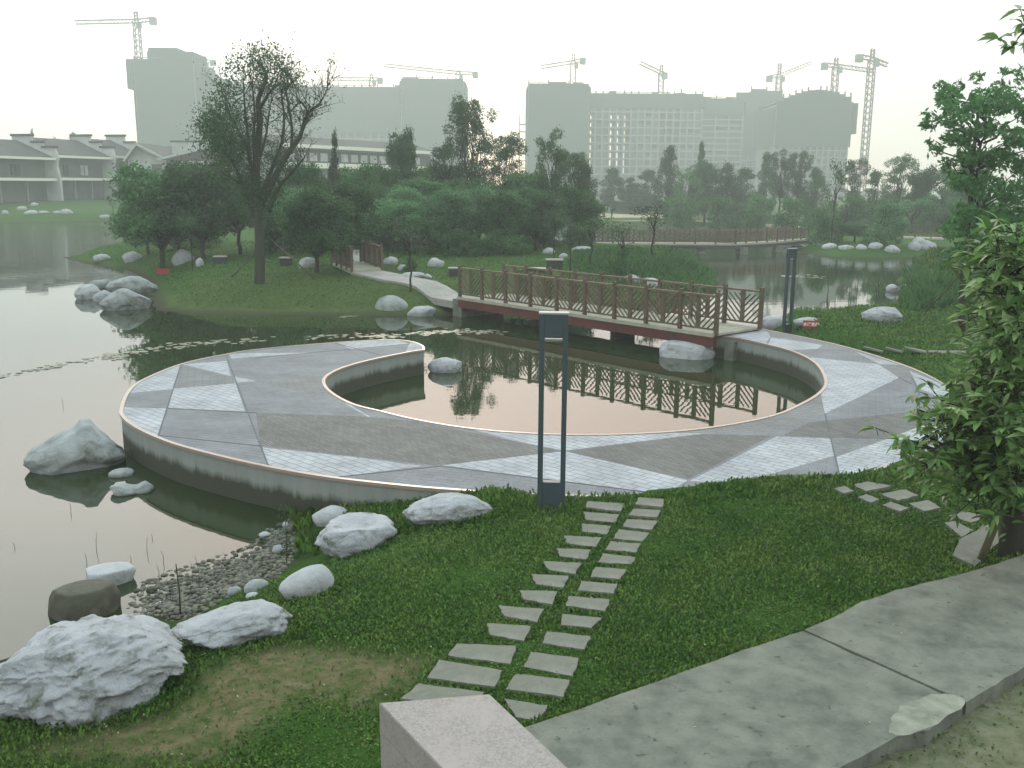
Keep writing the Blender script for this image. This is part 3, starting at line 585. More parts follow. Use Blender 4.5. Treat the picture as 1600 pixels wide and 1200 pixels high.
far = [(1199, 1216, 385, 391, 'low stone in the water at the left end of the rocky bank'), (1214, 1259, 379, 388, 'long pale stone at the landing of the far bridge'), (1261, 1276, 374, 383, 'stone above the long one at the far bridge landing'),
       (1284, 1308, 379, 389, 'grey stone on the rocky bank left of the thin young tree'), (1310, 1334, 382, 390, 'dark grey stone on the rocky bank right of the thin young tree'), (1337, 1354, 381, 391, 'white stone in the middle of the rocky bank'),
       (1357, 1379, 378, 389, 'white stone right of the middle of the rocky bank'), (1382, 1406, 382, 395, 'round pale stone below the round bush on the rocky bank'), (1418, 1438, 377, 391, 'left stone of the heap at the right of the rocky bank'),
       (1425, 1446, 371, 382, 'top stone of the heap at the right of the rocky bank'), (1438, 1462, 375, 391, 'right stone of the heap at the right of the rocky bank'), (1178, 1196, 387, 393, 'lowest stone off the landing of the far bridge')]
for a in far: rock(*a[:4], 'g', a[4], 'rock', rough=0.1, sub=3, dr=0.6, cat='stone', name='stone', group='stones of the rocky bank')
for a in [(3, 13, 328, 335, 'leftmost stone on the bank below the terrace houses'), (38, 58, 328, 336, 'flat white stone with a dark underside on the far left bank'), (60, 76, 329, 334, 'thin stone right of the flat white one on the far left bank'),
          (83, 99, 329, 334, 'low brownish stone on the far left bank'), (96, 114, 326, 335, 'rounded pale stone at the middle of the far left bank'), (48, 60, 316, 322, 'pale stone highest on the bank below the houses'),
          (156, 171, 335, 341, 'pale stone nearest the dense left tree on the far bank'), (27, 42, 322, 328, 'brownish stone above the flat white one on the far left bank')]:
    rock(*a[:4], 'g', a[4], 'rock_pale', rough=0.08, sub=2, dr=0.6, cat='stone', name='stone', group='stones on the far left bank')
rock(1058, 1074, 342, 349, 'g', 'pale stone on the far bank behind the far bridge', 'rock_pale', rough=0.08, sub=2, cat='stone', name='stone')
# pebble shore: the larger stones one by one, the fine bed as one mass
bed_px = [(200, 950), (205, 930), (228, 905), (275, 888), (330, 872), (390, 852), (415, 825), (470, 805), (480, 840), (450, 895), (430, 930), (360, 950), (300, 985), (240, 975)]
bed = wpoly(bed_px)
def pebble_blob(mb, p, s, r_):
    n0 = len(mb.v); a = r_.uniform(0, 6.28); ex, ey, ez = s, s * r_.uniform(0.6, 0.9), s * r_.uniform(0.4, 0.65); ca, sa = math.cos(a), math.sin(a)
    rings = [(-0.6, 0.75), (0, 1), (0.6, 0.75)]; K = 7
    for zc, rc in rings:
        for k in range(K):
            t_ = 2 * math.pi * k / K; j = r_.uniform(0.88, 1.1); x, y = ex * rc * math.cos(t_) * j, ey * rc * math.sin(t_) * j
            mb.v.append((p[0] + x * ca - y * sa, p[1] + x * sa + y * ca, p[2] + zc * ez))
    mb.v.append((p[0], p[1], p[2] + ez))
    for i in range(2):
        for k in range(K): mb.f.append((n0 + i * K + k, n0 + i * K + (k + 1) % K, n0 + (i + 1) * K + (k + 1) % K, n0 + (i + 1) * K + k))
    for k in range(K): mb.f.append((n0 + 2 * K + k, n0 + 2 * K + (k + 1) % K, n0 + 3 * K))
mb = MB(); bx = [p[0] for p in bed]; by = [p[1] for p in bed]; r_ = random.Random(5); cnt = 0
while cnt < 2300:
    x, y = r_.uniform(min(bx), max(bx)), r_.uniform(min(by), max(by))
    if not pin(bed, np.array([x]), np.array([y]))[0]: continue
    edge = float(pdist(bed, np.array([x]), np.array([y]))[0])
    if edge < 0.25 and r_.random() < 0.6: continue
    z = max(gz(x, y), WATER - 0.01); pebble_blob(mb, (x, y, z + r_.uniform(-0.01, 0.015)), r_.uniform(0.015, 0.05), r_); cnt += 1
tag(mb.build('pebble_bed', M['pebble'], smooth=True), kind='stuff')
for k, (a, b, c, d, lb, mt_) in enumerate([(382, 420, 901, 926, 'grey green cobble, biggest of the pebble shore', 'rock_grey'), (384, 408, 922, 935, 'flat cobble right behind the long low white rock', 'rock_pale'), (243, 266, 936, 945, 'flat white cobble at the front of the pebbles', 'rock_pale'),
        (355, 378, 912, 930, 'brownish cobble left of the biggest cobble', 'rock_grey'), (312, 328, 917, 924, 'small white cobble amid the pebbles', 'rock_pale'), (404, 424, 828, 838, 'white cobble at the water under the wall', 'rock_pale'), (441, 452, 812, 822, 'round white cobble near the tall dark weed', 'rock_pale'),
        (425, 446, 848, 864, 'grey cobble below the two white ones', 'rock_grey'), (228, 246, 912, 924, 'dark cobble standing in the water at the left of the pebbles', 'rock_dark'), (300, 316, 886, 894, 'dark cobble in the water above the pebbles', 'rock_dark'), (348, 362, 874, 881, 'leftmost dark cobble poking out of the water near the wall shadow', 'rock_dark'), (364, 377, 873, 881, 'rightmost dark cobble poking out of the water near the wall shadow', 'rock_dark')]):
    rock(a, b, c, d, max(WATER, land((a + b) / 2, d).z), lb, mt_, 200 + k, 0.06, sub=3, dr=0.8, cat='cobble', name='cobble', group='cobbles on the pebble shore')

# ------------------------------------------------------------------ stepping stones
z6 = lambda P: [(400 + x / 2.608, 740 + y / 2.608) for x, y in P]
z7 = lambda P: [(900 + x / 2.608, 740 + y / 2.608) for x, y in P]
LC = [z6(P) for P in [[(1345,122),(1500,130),(1485,165),(1345,150)],[(1335,167),(1478,175),(1465,208),(1345,198)],[(1325,213),(1445,222),(1430,256),(1330,245)],[(1255,262),(1405,270),(1385,307),(1270,295)],[(1225,313),(1365,320),(1345,360),(1235,345)],[(1170,368),(1325,375),(1300,418),(1190,402)],[(1120,420),(1275,428),(1250,475),(1140,460)],[(1075,485),(1230,490),(1205,543),(1090,522)],[(990,550),(1175,562),(1145,615),(1010,592)],[(940,620),(1122,632),(1090,695),(955,667)],[(820,703),(1060,715),(1035,790),(780,752)],[(745,770),(1005,815),(975,880),(697,845)],[(665,868),(930,905),(880,975),(590,930)]]]
RC = [z7(P) for P in [[(255,110),(360,112),(350,150),(240,143)],[(235,155),(345,158),(330,190),(215,183)],[(205,195),(335,202),(305,240),(190,227)],[(175,237),(300,250),(270,285),(150,275)],[(140,285),(262,295),(245,330),(120,320)],[(110,335),(245,350),(225,378),(90,372)],[(75,390),(205,400),(180,440),(60,430)],[(20,448),(170,460),(150,498),(10,487)],[(-30,508),(140,525),(120,570),(-40,550)],[(-55,583),(105,600),(60,640),(-62,628)]]] + [z6(P) for P in [[(1185,655),(1365,675),(1335,730),(1165,702)],[(1120,740),(1315,765),(1290,838),(1090,800)],[(1055,825),(1280,855),(1250,925),(1020,890)],[(1010,930),(1190,960),(1150,1020),(1060,1005)]]]
RT = [[(1303,766),(1319,764),(1333,773),(1318,776)],[(1332,760),(1357,758),(1392,767),(1353,772)],[(1340,780),(1353,776),(1374,786),(1360,790)],[(1374,775),(1413,770),(1434,780),(1403,787)],[(1378,792),(1392,788),(1420,799),(1405,804)],[(1420,790),(1449,785),(1470,798),(1443,803)],[(1482,809),(1507,803),(1543,811),(1518,820)],[(1474,820),(1492,818),(1520,832),(1503,843)],[(1499,846),(1557,815),(1560,850),(1524,888),(1488,872)]]
STONES = []
def slab(P, label, group, th=0.06, lift=0.03, seed=0):
    W = [land(*p) for p in P]; z = max(p.z for p in W) + lift; r_ = random.Random(seed); pts = []
    n = len(W)
    for i in range(n):
        a, b = W[i], W[(i + 1) % n]; k = 5
        for j in range(k):
            t_ = j / k; q = a.lerp(b, t_); pts.append((q.x + r_.uniform(-0.008, 0.008), q.y + r_.uniform(-0.008, 0.008)))
    c = (sum(p[0] for p in pts) / len(pts), sum(p[1] for p in pts) / len(pts))
    STONES.append(pts)
    o = MB().prism([(p[0] - c[0], p[1] - c[1]) for p in pts], -th, 0).build('stepping_stone', M['slabstone'])
    o.location = (c[0], c[1], z); o.rotation_euler = (r_.uniform(-0.012, 0.012), r_.uniform(-0.012, 0.012), 0)
    return tag(o, label, 'stepping stone', group)
ORD = ['first', 'second', 'third', 'fourth', 'fifth', 'sixth', 'seventh', 'eighth', 'ninth', 'tenth', 'eleventh', 'twelfth', 'thirteenth', 'fourteenth']
for i, P in enumerate(LC): slab(P, ORD[i] + ' slab from the platform in the left column of the double path', 'stepping stones down the lawn', seed=i)
for i, P in enumerate(RC): slab(P, ORD[i] + ' slab from the platform in the right column of the double path', 'stepping stones down the lawn', seed=40 + i)
rtl = ['small partly overgrown slab nearest the platform on the right path', 'pale slab nearest the platform rim on the right path', 'thin slab overgrown by lawn, second of the near row on the right path', 'brightest square slab of the right path', 'overgrown slab, third of the near row on the right path', 'slab right of the brightest square one on the right path', 'oval looking slab isolated towards the tree trunk', 'grey slab below the isolated oval looking one', 'large pale slab leading to the wooden stake']
for P, lb in zip(RT, rtl): slab(P, lb, 'stepping stones by the right tree', seed=80 + len(lb))
x = 1322; k = 0
while x < 1560:
    wd = 27 + (k * 7) % 11
    slab([(x, 549), (x + wd - 3, 549.4), (x + wd - 3, 553.6), (x, 553.2)], ORD[k] + ' slab from the left in the thin row across the right lawn', 'thin row of slabs across the right lawn', th=0.05, lift=0.03, seed=120 + k); x += wd; k += 1

# ------------------------------------------------------------------ foreground concrete and granite
SL1 = [G(*p, 0.12) for p in [(835, 1130), (905, 1107), (1000, 1074), (1080, 1045), (1160, 1016), (1254, 986), (1506, 1099), (1450, 1140), (1400, 1150), (1345, 1182), (1300, 1205), (1200, 1262), (1000, 1420), (640, 1420), (700, 1180)]]
SL2 = [G(*p, 0.12) for p in [(1258, 984), (1312, 960), (1345, 941), (1400, 922), (1470, 905), (1540, 886), (1600, 866), (1800, 806), (2000, 760), (2200, 860), (1900, 905), (1720, 980), (1600, 1042), (1510, 1097)]]
for P, nm in ((SL1, 'pavement'), (SL2, 'pavement')):
    pts = []; r_ = random.Random(len(P))
    for i in range(len(P)):
        a, b = P[i], P[(i + 1) % len(P)]; k = max(2, int((b - a).length / 0.15))
        for j in range(k): q = a.lerp(b, j / k); pts.append((q.x + r_.uniform(-0.008, 0.008), q.y + r_.uniform(-0.008, 0.008)))
    o = MB().prism(pts, -0.45, 0.12).build(nm, M['concrete']); tag(o, kind='structure')
SLP = [[(p.x, p.y) for p in P] for P in (SL1, SL2)]
r_ = random.Random(9); cp_ = [G(*p, 0.124) for p in [(1508, 1098), (1490, 1086), (1462, 1084), (1438, 1092), (1412, 1100), (1393, 1122), (1390, 1138), (1400, 1148), (1448, 1139)]]
cc = catmull([(p.x, p.y) for p in cp_], 4)
o = MB().prism([(a + r_.uniform(-.012, .012), b + r_.uniform(-.012, .012)) for a, b in cc], 0.1205, 0.1245).build('pavement', M['chip']); tag(o, kind='structure')
pz = 1.75
pa, pb = G(592, 1098, pz), G(765, 1084, pz); pe, pf = G(690, 1200, pz), G(888, 1200, pz)
dl = (pe - pa); dr_ = (pf - pb)
gp = empty('parapet_wall', (pa.x, pa.y, 0), 'pale granite parapet end with a flat coping at the bottom of the view', 'parapet')
q = [(pa.x, pa.y), (pb.x, pb.y), (pb.x + dr_.x * 5, pb.y + dr_.y * 5), (pa.x + dl.x * 5, pa.y + dl.y * 5)]
off_ = (pa.x, pa.y)
MB().prism([(a - off_[0], b - off_[1]) for a, b in q], pz - 0.14, pz).build('coping', M['granite'], gp, bevel=0.004)
cxq = sum(p[0] for p in q) / 4; cyq = sum(p[1] for p in q) / 4
MB().prism([((a - cxq) * 0.997 + cxq - off_[0], (b - cyq) * 0.997 + cyq - off_[1]) for a, b in q], -0.4, pz - 0.141).build('pillar', M['granite'], gp)
PIER = q

# ------------------------------------------------------------------ frame lamps
def frame_lamp(pb_, wd, dp, h_, rz, label):
    e = empty('frame_lamp', pb_, label, 'lamp post', 'frame lamps beside the platform', rz)
    pw = wd * 0.18
    for s_ in (-1, 1): MB().box((s_ * (wd - pw) / 2, 0, h_ / 2), (pw, dp, h_)).build('post', M['lampmetal'], e, bevel=0.004)
    MB().box((0, 0, h_ - 0.14), (wd - 2 * pw - 0.004, dp * 0.92, 0.276)).build('lamp_head', M['lampmetal'], e)
    MB().box((0, 0, h_ + 0.012), (wd + 0.02, dp + 0.02, 0.024)).build('top_cap', mat('pale_metal_cap', (0.30, 0.33, 0.30), 0.5, 0.5), e, bevel=0.003)  # cap much paler than the posts and head
    MB().box((0, 0, h_ - 0.32), (wd - 2 * pw - 0.006, dp * 0.7, 0.03)).build('diffuser', mat('milky_lamp_glass', (0.16, 0.18, 0.16), 0.3, 0.5), e)
    MB().box((0, 0, 0.17), (wd - 2 * pw - 0.004, dp * 0.9, 0.34)).build('base_panel', M['lampmetal'], e)
    return e
p = land(861, 792); D = (p - CAM).dot(FW)
hl = (792 - 484) * D / F_PX / 1.0
frame_lamp(p, 0.345 * D / 11.9, 0.11, hl * 0.985, math.radians(-4), 'tall dark frame lamp standing on the lawn edge in front of the platform')
p2 = land(1229, 523); D2 = (p2 - CAM).dot(FW)
frame_lamp(p2, 0.345, 0.11, (523 - 390) * D2 / F_PX, math.radians(30), 'distant dark frame lamp by the pond right of the bridge, seen edge on')

# ------------------------------------------------------------------ bridges
def lattice(e, A_, B_, hgt, nb, name='post', gap=0.13, bar=0.035, pw=0.10, ext0=True):
    """railing from A_ to B_ with nb bays; chevron slats"""
    d = (B_ - A_); L_ = d.length; u = d / L_; bay = L_ / nb; zb, zt = 0.13, hgt - 0.10
    for i in range(nb + 1):
        q = A_ + u * bay * i; MB().box((q.x, q.y, q.z + hgt / 2 + 0.03), (pw, pw, hgt + 0.16), math.atan2(u.y, u.x)).build('post', M['wood'], e)
    MB().beam(A_ + Vector((0, 0, hgt)), B_ + Vector((0, 0, hgt)), 0.10, 0.055).build('handrail', M['woodtop'], e)
    MB().beam(A_ + Vector((0, 0, zb - 0.02)), B_ + Vector((0, 0, zb - 0.02)), 0.05, 0.05).build('bottom_rail', M['wood'], e)
    for i in range(nb):
        m = MB(); o_ = A_ + u * bay * i; x0, x1 = pw / 2, bay - pw / 2; xm = (x0 + x1) / 2
        m.beam(o_ + u * xm + Vector((0, 0, zb)), o_ + u * xm + Vector((0, 0, zt + 0.07)), 0.13, 0.045, up=u.cross(Vector((0, 0, 1))))
        for side in (0, 1):
            xa, xb = (x0, xm - 0.065) if side == 0 else (xm + 0.065, x1)
            wv = xb - xa; hv = zt - zb; c = -hv
            while c < wv:
                # line z = (x - c) in local coords, clipped to the panel
                s0, s1 = max(0, c), min(wv, c + hv)
                if s1 - s0 > 0.04:
                    za, zc = s0 - c, s1 - c
                    if side == 0: pa_, pb_ = (xa + s0, zt - za), (xa + s1, zt - zc)
                    else: pa_, pb_ = (xa + s0, zb + za), (xa + s1, zb + zc)
                    m.beam(o_ + u * pa_[0] + Vector((0, 0, pa_[1])), o_ + u * pb_[0] + Vector((0, 0, pb_[1])), 0.03, bar)
                c += gap * 1.35
        m.build('lattice_panel', M['wood'], e)
nA = G(718, 463, 0.12); nB = G(1118, 521, 0.12)
ub = (nB - nA).normalized(); vb = Vector((-ub.y, ub.x, 0)); vb = vb if vb.y > 0 else -vb
BW = 2.0
br = empty('footbridge', (0, 0, 0), 'brown timber footbridge with chevron railings crossing from the platform to the island', 'bridge')
dk = MB(); Lb = (nB - nA).length; n_ = int(Lb / 0.15)
for i in range(n_):
    c = nA + ub * (i + 0.5) * Lb / n_ + vb * (BW / 2); dk.box((c.x, c.y, 0.07), (Lb / n_ - 0.012, BW + 0.16, 0.06), math.atan2(ub.y, ub.x))
dk.build('deck', M['deck'], br)
MB().beam(nA - vb * 0.10 + Vector((0, 0, -0.05)), nB - vb * 0.10 + Vector((0, 0, -0.05)), 0.05, 0.10).build('fascia', M['deck'], br)
for s_ in (0.0, 1.0):
    q0 = nA + vb * (BW * s_) ; q1 = nB + vb * (BW * s_)
    MB().beam(Vector((q0.x, q0.y, -0.12)), Vector((q1.x, q1.y, -0.12)), 0.16, 0.28).build('beam', M['redbeam'], br)
lattice(br, Vector((nA.x, nA.y, 0.10)) + vb * 0.02, Vector((nB.x, nB.y, 0.10)) + vb * 0.02, 1.02, 9)
fA = nA + vb * BW + ub * 0.1; fB = nB + vb * BW + ub * 0.05
lattice(br, Vector((fA.x, fA.y, 0.10)), Vector((fB.x, fB.y, 0.10)), 1.02, 9)
for k in (0.3, 0.62):
    q_ = nA + ub * Lb * k + vb * BW / 2
    MB().box((q_.x, q_.y, -1.0), (0.22, BW * 0.45, 1.46), math.atan2(ub.y, ub.x)).build('pier', M['frame'], br)
q0 = nA + vb * BW / 2 - ub * 0.15; MB().box((q0.x, q0.y, -0.55), (0.5, BW, 1.1), math.atan2(ub.y, ub.x)).build('abutment', M['concrete'], br)
q0 = nB + vb * BW * 0.55 + ub * 0.25; MB().box((q0.x, q0.y, -0.70), (0.3, BW * 0.8, 1.2), math.atan2(ub.y, ub.x)).build('abutment', M['concrete'], br)
# light path on the island and the second small bridge
def strip(name, LP, RP, m, lift=0.05, sub=8, kind='structure'):
    V = []; Fc = []; k = 0; n = len(LP)
    for i in range(n - 1):
        for j in range(sub + (i == n - 2)):
            t_ = j / sub; a = LP[i].lerp(LP[i + 1], t_); b = RP[i].lerp(RP[i + 1], t_)
            for s_ in range(5):
                q = a.lerp(b, s_ / 4); V.append((q.x, q.y, (max(gz(q.x, q.y), -0.2)) + lift))
            k += 1
    for i in range(k - 1):
        for s_ in range(4): Fc.append((i * 5 + s_, i * 5 + s_ + 1, (i + 1) * 5 + s_ + 1, (i + 1) * 5 + s_))
    V2 = [(x, y, z - 0.25) for x, y, z in V]; nv = len(V); Fc += [tuple(nv + a for a in f[::-1]) for f in Fc]
    for i in range(k - 1):
        Fc.append((i * 5, (i + 1) * 5, nv + (i + 1) * 5, nv + i * 5)); Fc.append((i * 5 + 4, nv + i * 5 + 4, nv + (i + 1) * 5 + 4, (i + 1) * 5 + 4))
    me = bpy.data.meshes.new(name); me.from_pydata(V + V2, [], Fc); bm = bmesh.new(); bm.from_mesh(me); bmesh.ops.recalc_face_normals(bm, faces=bm.faces); bm.to_mesh(me); bm.free()
    return tag(link(name, me, m), kind=kind)
nfar = nA + vb * BW
LPx = [Vector((nA.x, nA.y, 0)) + ub * 0.05, land(650, 452), land(600, 441), land(552, 430), land(528, 418), land(535, 405), land(549, 393)]
RPx = [Vector((nfar.x, nfar.y, 0)) + ub * 0.05, land(650, 437), land(600, 427), land(590, 423), land(566, 412), land(562, 402), land(564, 393)]
PATHP = [(p.x, p.y) for p in LPx] + [(p.x, p.y) for p in RPx[::-1]]
strip('path', LPx, RPx, M['path'], lift=0.10)
fb = empty('footbridge', (0, 0, 0), 'small railed timber footbridge on the island at the end of the light path', 'bridge')
for a, b in (((550, 430), (519, 415)), ((597, 426), (564, 412))):
    pa_, pb_ = land(*a), land(*b); z_ = max(pa_.z, pb_.z) + 0.08; pa_.z = pb_.z = z_
    lattice(fb, pa_, pb_, 0.92, 4)
q1, q2, q3, q4 = land(550, 430), land(597, 426), land(564, 412), land(519, 415); zt = max(q.z for q in (q1, q2, q3, q4)) + 0.09
MB().prism([(q.x, q.y) for q in (q1, q2, q3, q4)], zt - 0.2, zt).build('deck', M['deck'], fb)
# far zigzag bridge
fbr = empty('footbridge', (0, 0, 0), 'long low brown timber bridge on piers across the far channel', 'bridge')
fp = [PT(893, 375.5, 66), PT(990, 377, 66.5), PT(1150, 377.5, 67), PT(1215, 375, 70), PT(1264, 371.5, 74)]
for i in range(4):
    a, b = fp[i].copy(), fp[i + 1].copy(); d = (b - a).normalized(); v = Vector((-d.y, d.x, 0)); v = v if v.y > 0 else -v
    MB().prism([(a.x, a.y), (b.x, b.y), (b.x + v.x * 1.6, b.y + v.y * 1.6), (a.x + v.x * 1.6, a.y + v.y * 1.6)], lambda p_: 0.0, lambda p_: 0.13).build('deck', M['deck'], fbr)
    MB().beam(Vector((a.x, a.y, -0.12)) + v * 0.05, Vector((b.x, b.y, -0.12)) + v * 0.05, 0.15, 0.22).build('beam', M['frame'], fbr)
    for s_ in (0.05, 1.55):
        a2 = Vector((a.x, a.y, 0.13)) + v * s_; b2 = Vector((b.x, b.y, 0.13)) + v * s_
        lattice(fbr, a2, b2, 0.85, max(1, round((b - a).length / 1.35)), gap=0.2, bar=0.06)
for px in (955, 1018, 1095, 1160, 1215):
    q = PT(px, 385, 67.6 if px < 1200 else 70.6); MB().box((q.x, q.y, -0.8), (0.55, 1.2, 1.3)).build('pier', M['concrete'], fbr)
rb = empty('footbridge', (0, 0, 0), 'short railed bridge half hidden behind the bushes at the right of the rocky bank', 'bridge')
a, b = PT(1405, 372, 76), PT(1480, 374, 74); a.z = b.z = 0.25
MB().beam(a - Vector((0, -0.8, 0.1)), b - Vector((0, -0.8, 0.1)), 1.6, 0.15).build('deck', M['deck'], rb); lattice(rb, a, b, 0.85, 3, gap=0.2, bar=0.06)
# far bank path
strip('path', [land(930, 343), land(1020, 345), land(1090, 347), land(1160, 348), land(1260, 356)], [land(930, 334), land(1020, 335), land(1090, 345), land(1160, 345.5), land(1260, 353)], mat('bare_sandy_path', (0.36, 0.30, 0.22), 0.95, 0.1, var=(0.26, 0.24, 0.18), scale=0.5))
strip('path', [land(1556, 548), land(1570, 560), land(1600, 580), land(1660, 600)], [land(1568, 528), land(1600, 520), land(1650, 522), land(1720, 530)], mat('grey_brick_path', (0.19, 0.19, 0.17), 0.9, 0.1, var=(0.14, 0.14, 0.13), scale=3), lift=0.03)

# ------------------------------------------------------------------ stone seats, notices
for x0, x1, yt, yb, lb in [(436, 456, 402, 415, 'squat dark stone seat right of the tall bare tree'), (333, 353, 400, 413, 'dark stone seat with a pale top under the left trees'), (853, 880, 405, 420, 'large dark block shaped seat on the island lawn'), (821, 853, 419, 427, 'low dark slab seat just behind the bridge handrail'), (700, 721, 418, 432, 'dark stone seat at the left end of the bridge')]:
    p = land((x0 + x1) / 2, yb); D = (p - CAM).dot(FW); wv = (x1 - x0) * D / F_PX; hv = (yb - yt) * D / F_PX
    e = empty('bench', p, lb, 'bench', 'dark stone seats on the island')
    MB().box((0, wv * 0.25, hv * 0.42), (wv * 0.92, wv * 0.5, hv * 0.85)).build('base', M['benchbase'], e, bevel=0.01)
    MB().box((0, wv * 0.25, hv * 0.92), (wv, wv * 0.56, hv * 0.14)).build('seat_top', M['benchtop'], e, bevel=0.01)
def notice(cx, yt, yb, wpx, label, text, tilt=0):
    p = land(cx, yb + 2); D = (p - CAM).dot(FW); wv = wpx * D / F_PX; hv = (yb - yt) * D / F_PX
    e = empty('notice_board', p, label, 'sign', None, math.atan2(-p.x, p.y)); e.rotation_euler[1] = tilt
    MB().box((0, 0, hv / 2 + 0.04), (wv, 0.03, hv)).build('board', M['signred'], e, bevel=0.004)
    for s_ in (-1, 1): MB().box((s_ * wv * 0.35, 0.03, 0.0), (0.03, 0.03, 0.3)).build('leg', M['stem'], e)
    if text:
        cu = bpy.data.curves.new('lettering', 'FONT'); cu.body = text; cu.size = wv / len(text) * 0.98; cu.align_x = 'CENTER'; cu.align_y = 'CENTER'; cu.extrude = 0.001; cu.offset = 0.004
        to = bpy.data.objects.new('lettering', cu); COL.objects.link(to); to.parent = e; to.location = (0, -0.019, hv / 2 + 0.04); to.rotation_euler = (math.pi / 2, 0, 0)
        bpy.context.view_layer.update(); dg = bpy.context.evaluated_depsgraph_get(); me = bpy.data.meshes.new_from_object(to.evaluated_get(dg))
        bpy.data.objects.remove(to); lo = link('lettering', me, None, e); me.materials.clear(); me.materials.append(M['signwhite'])
        lo.location = (0, -0.019, hv / 2 + 0.04); lo.rotation_euler = (math.pi / 2, 0, 0)
notice(1267, 501, 513, 25, 'red notice with four white characters standing on the right lawn', '\u6c34\u6df1\u5371\u9669')
notice(254, 419, 428, 19, 'small faded red notice leaning under the dense left tree', '', 0.08)

# ------------------------------------------------------------------ vegetation generators
def leaves(C_, size, seed, aspect=0.55, flat=0.0, droop=0.0):
    """C_ (n,3) centres -> one rhombic leaf each"""
    r = np.random.RandomState(seed); n = len(C_)
    a = r.normal(size=(n, 3)); a[:, 2] *= (1 - flat); a[:, 2] -= droop; a /= np.linalg.norm(a, axis=1, keepdims=True)
    b = r.normal(size=(n, 3)); b[:, 2] *= (1 - flat * 0.6); b -= (b * a).sum(1, keepdims=True) * a; b /= np.linalg.norm(b, axis=1, keepdims=True)
    s = (size * r.uniform(0.6, 1.3, n))[:, None]
    V = np.stack([C_ - a * s, C_ - b * s * aspect, C_ + a * s, C_ + b * s * aspect], 1).reshape(-1, 3)
    return V, np.arange(n * 4).reshape(n, 4)
def clump_points(clumps, per, seed, shell=0.55):
    r = np.random.RandomState(seed); out_ = []
    for c, rad in clumps:
        n = max(4, int(per * (rad[0] * rad[1] * rad[2]) ** 0.62)); d = r.normal(size=(n, 3)); d /= np.linalg.norm(d, axis=1, keepdims=True)
        k = r.uniform(shell ** 3, 1, n) ** (1 / 3.0); k *= r.uniform(0.85, 1.12, n)
        out_.append(np.array(c) + d * k[:, None] * np.array(rad))
    return np.concatenate(out_)
def limb(mb, a, b, r0, r1, seed, wob=0.08, n=6):
    r_ = random.Random(seed); a = Vector(a); b = Vector(b); L_ = (b - a).length; pts = []
    for i in range(n + 1):
        t_ = i / n; p = a.lerp(b, t_); k = math.sin(math.pi * t_)
        p += Vector((r_.uniform(-1, 1), r_.uniform(-1, 1), r_.uniform(-0.4, 0.9))) * L_ * wob * k; pts.append(p)
    mb.tube(pts, [r0 + (r1 - r0) * (i / n) ** 0.8 for i in range(n + 1)], 6)
    return pts
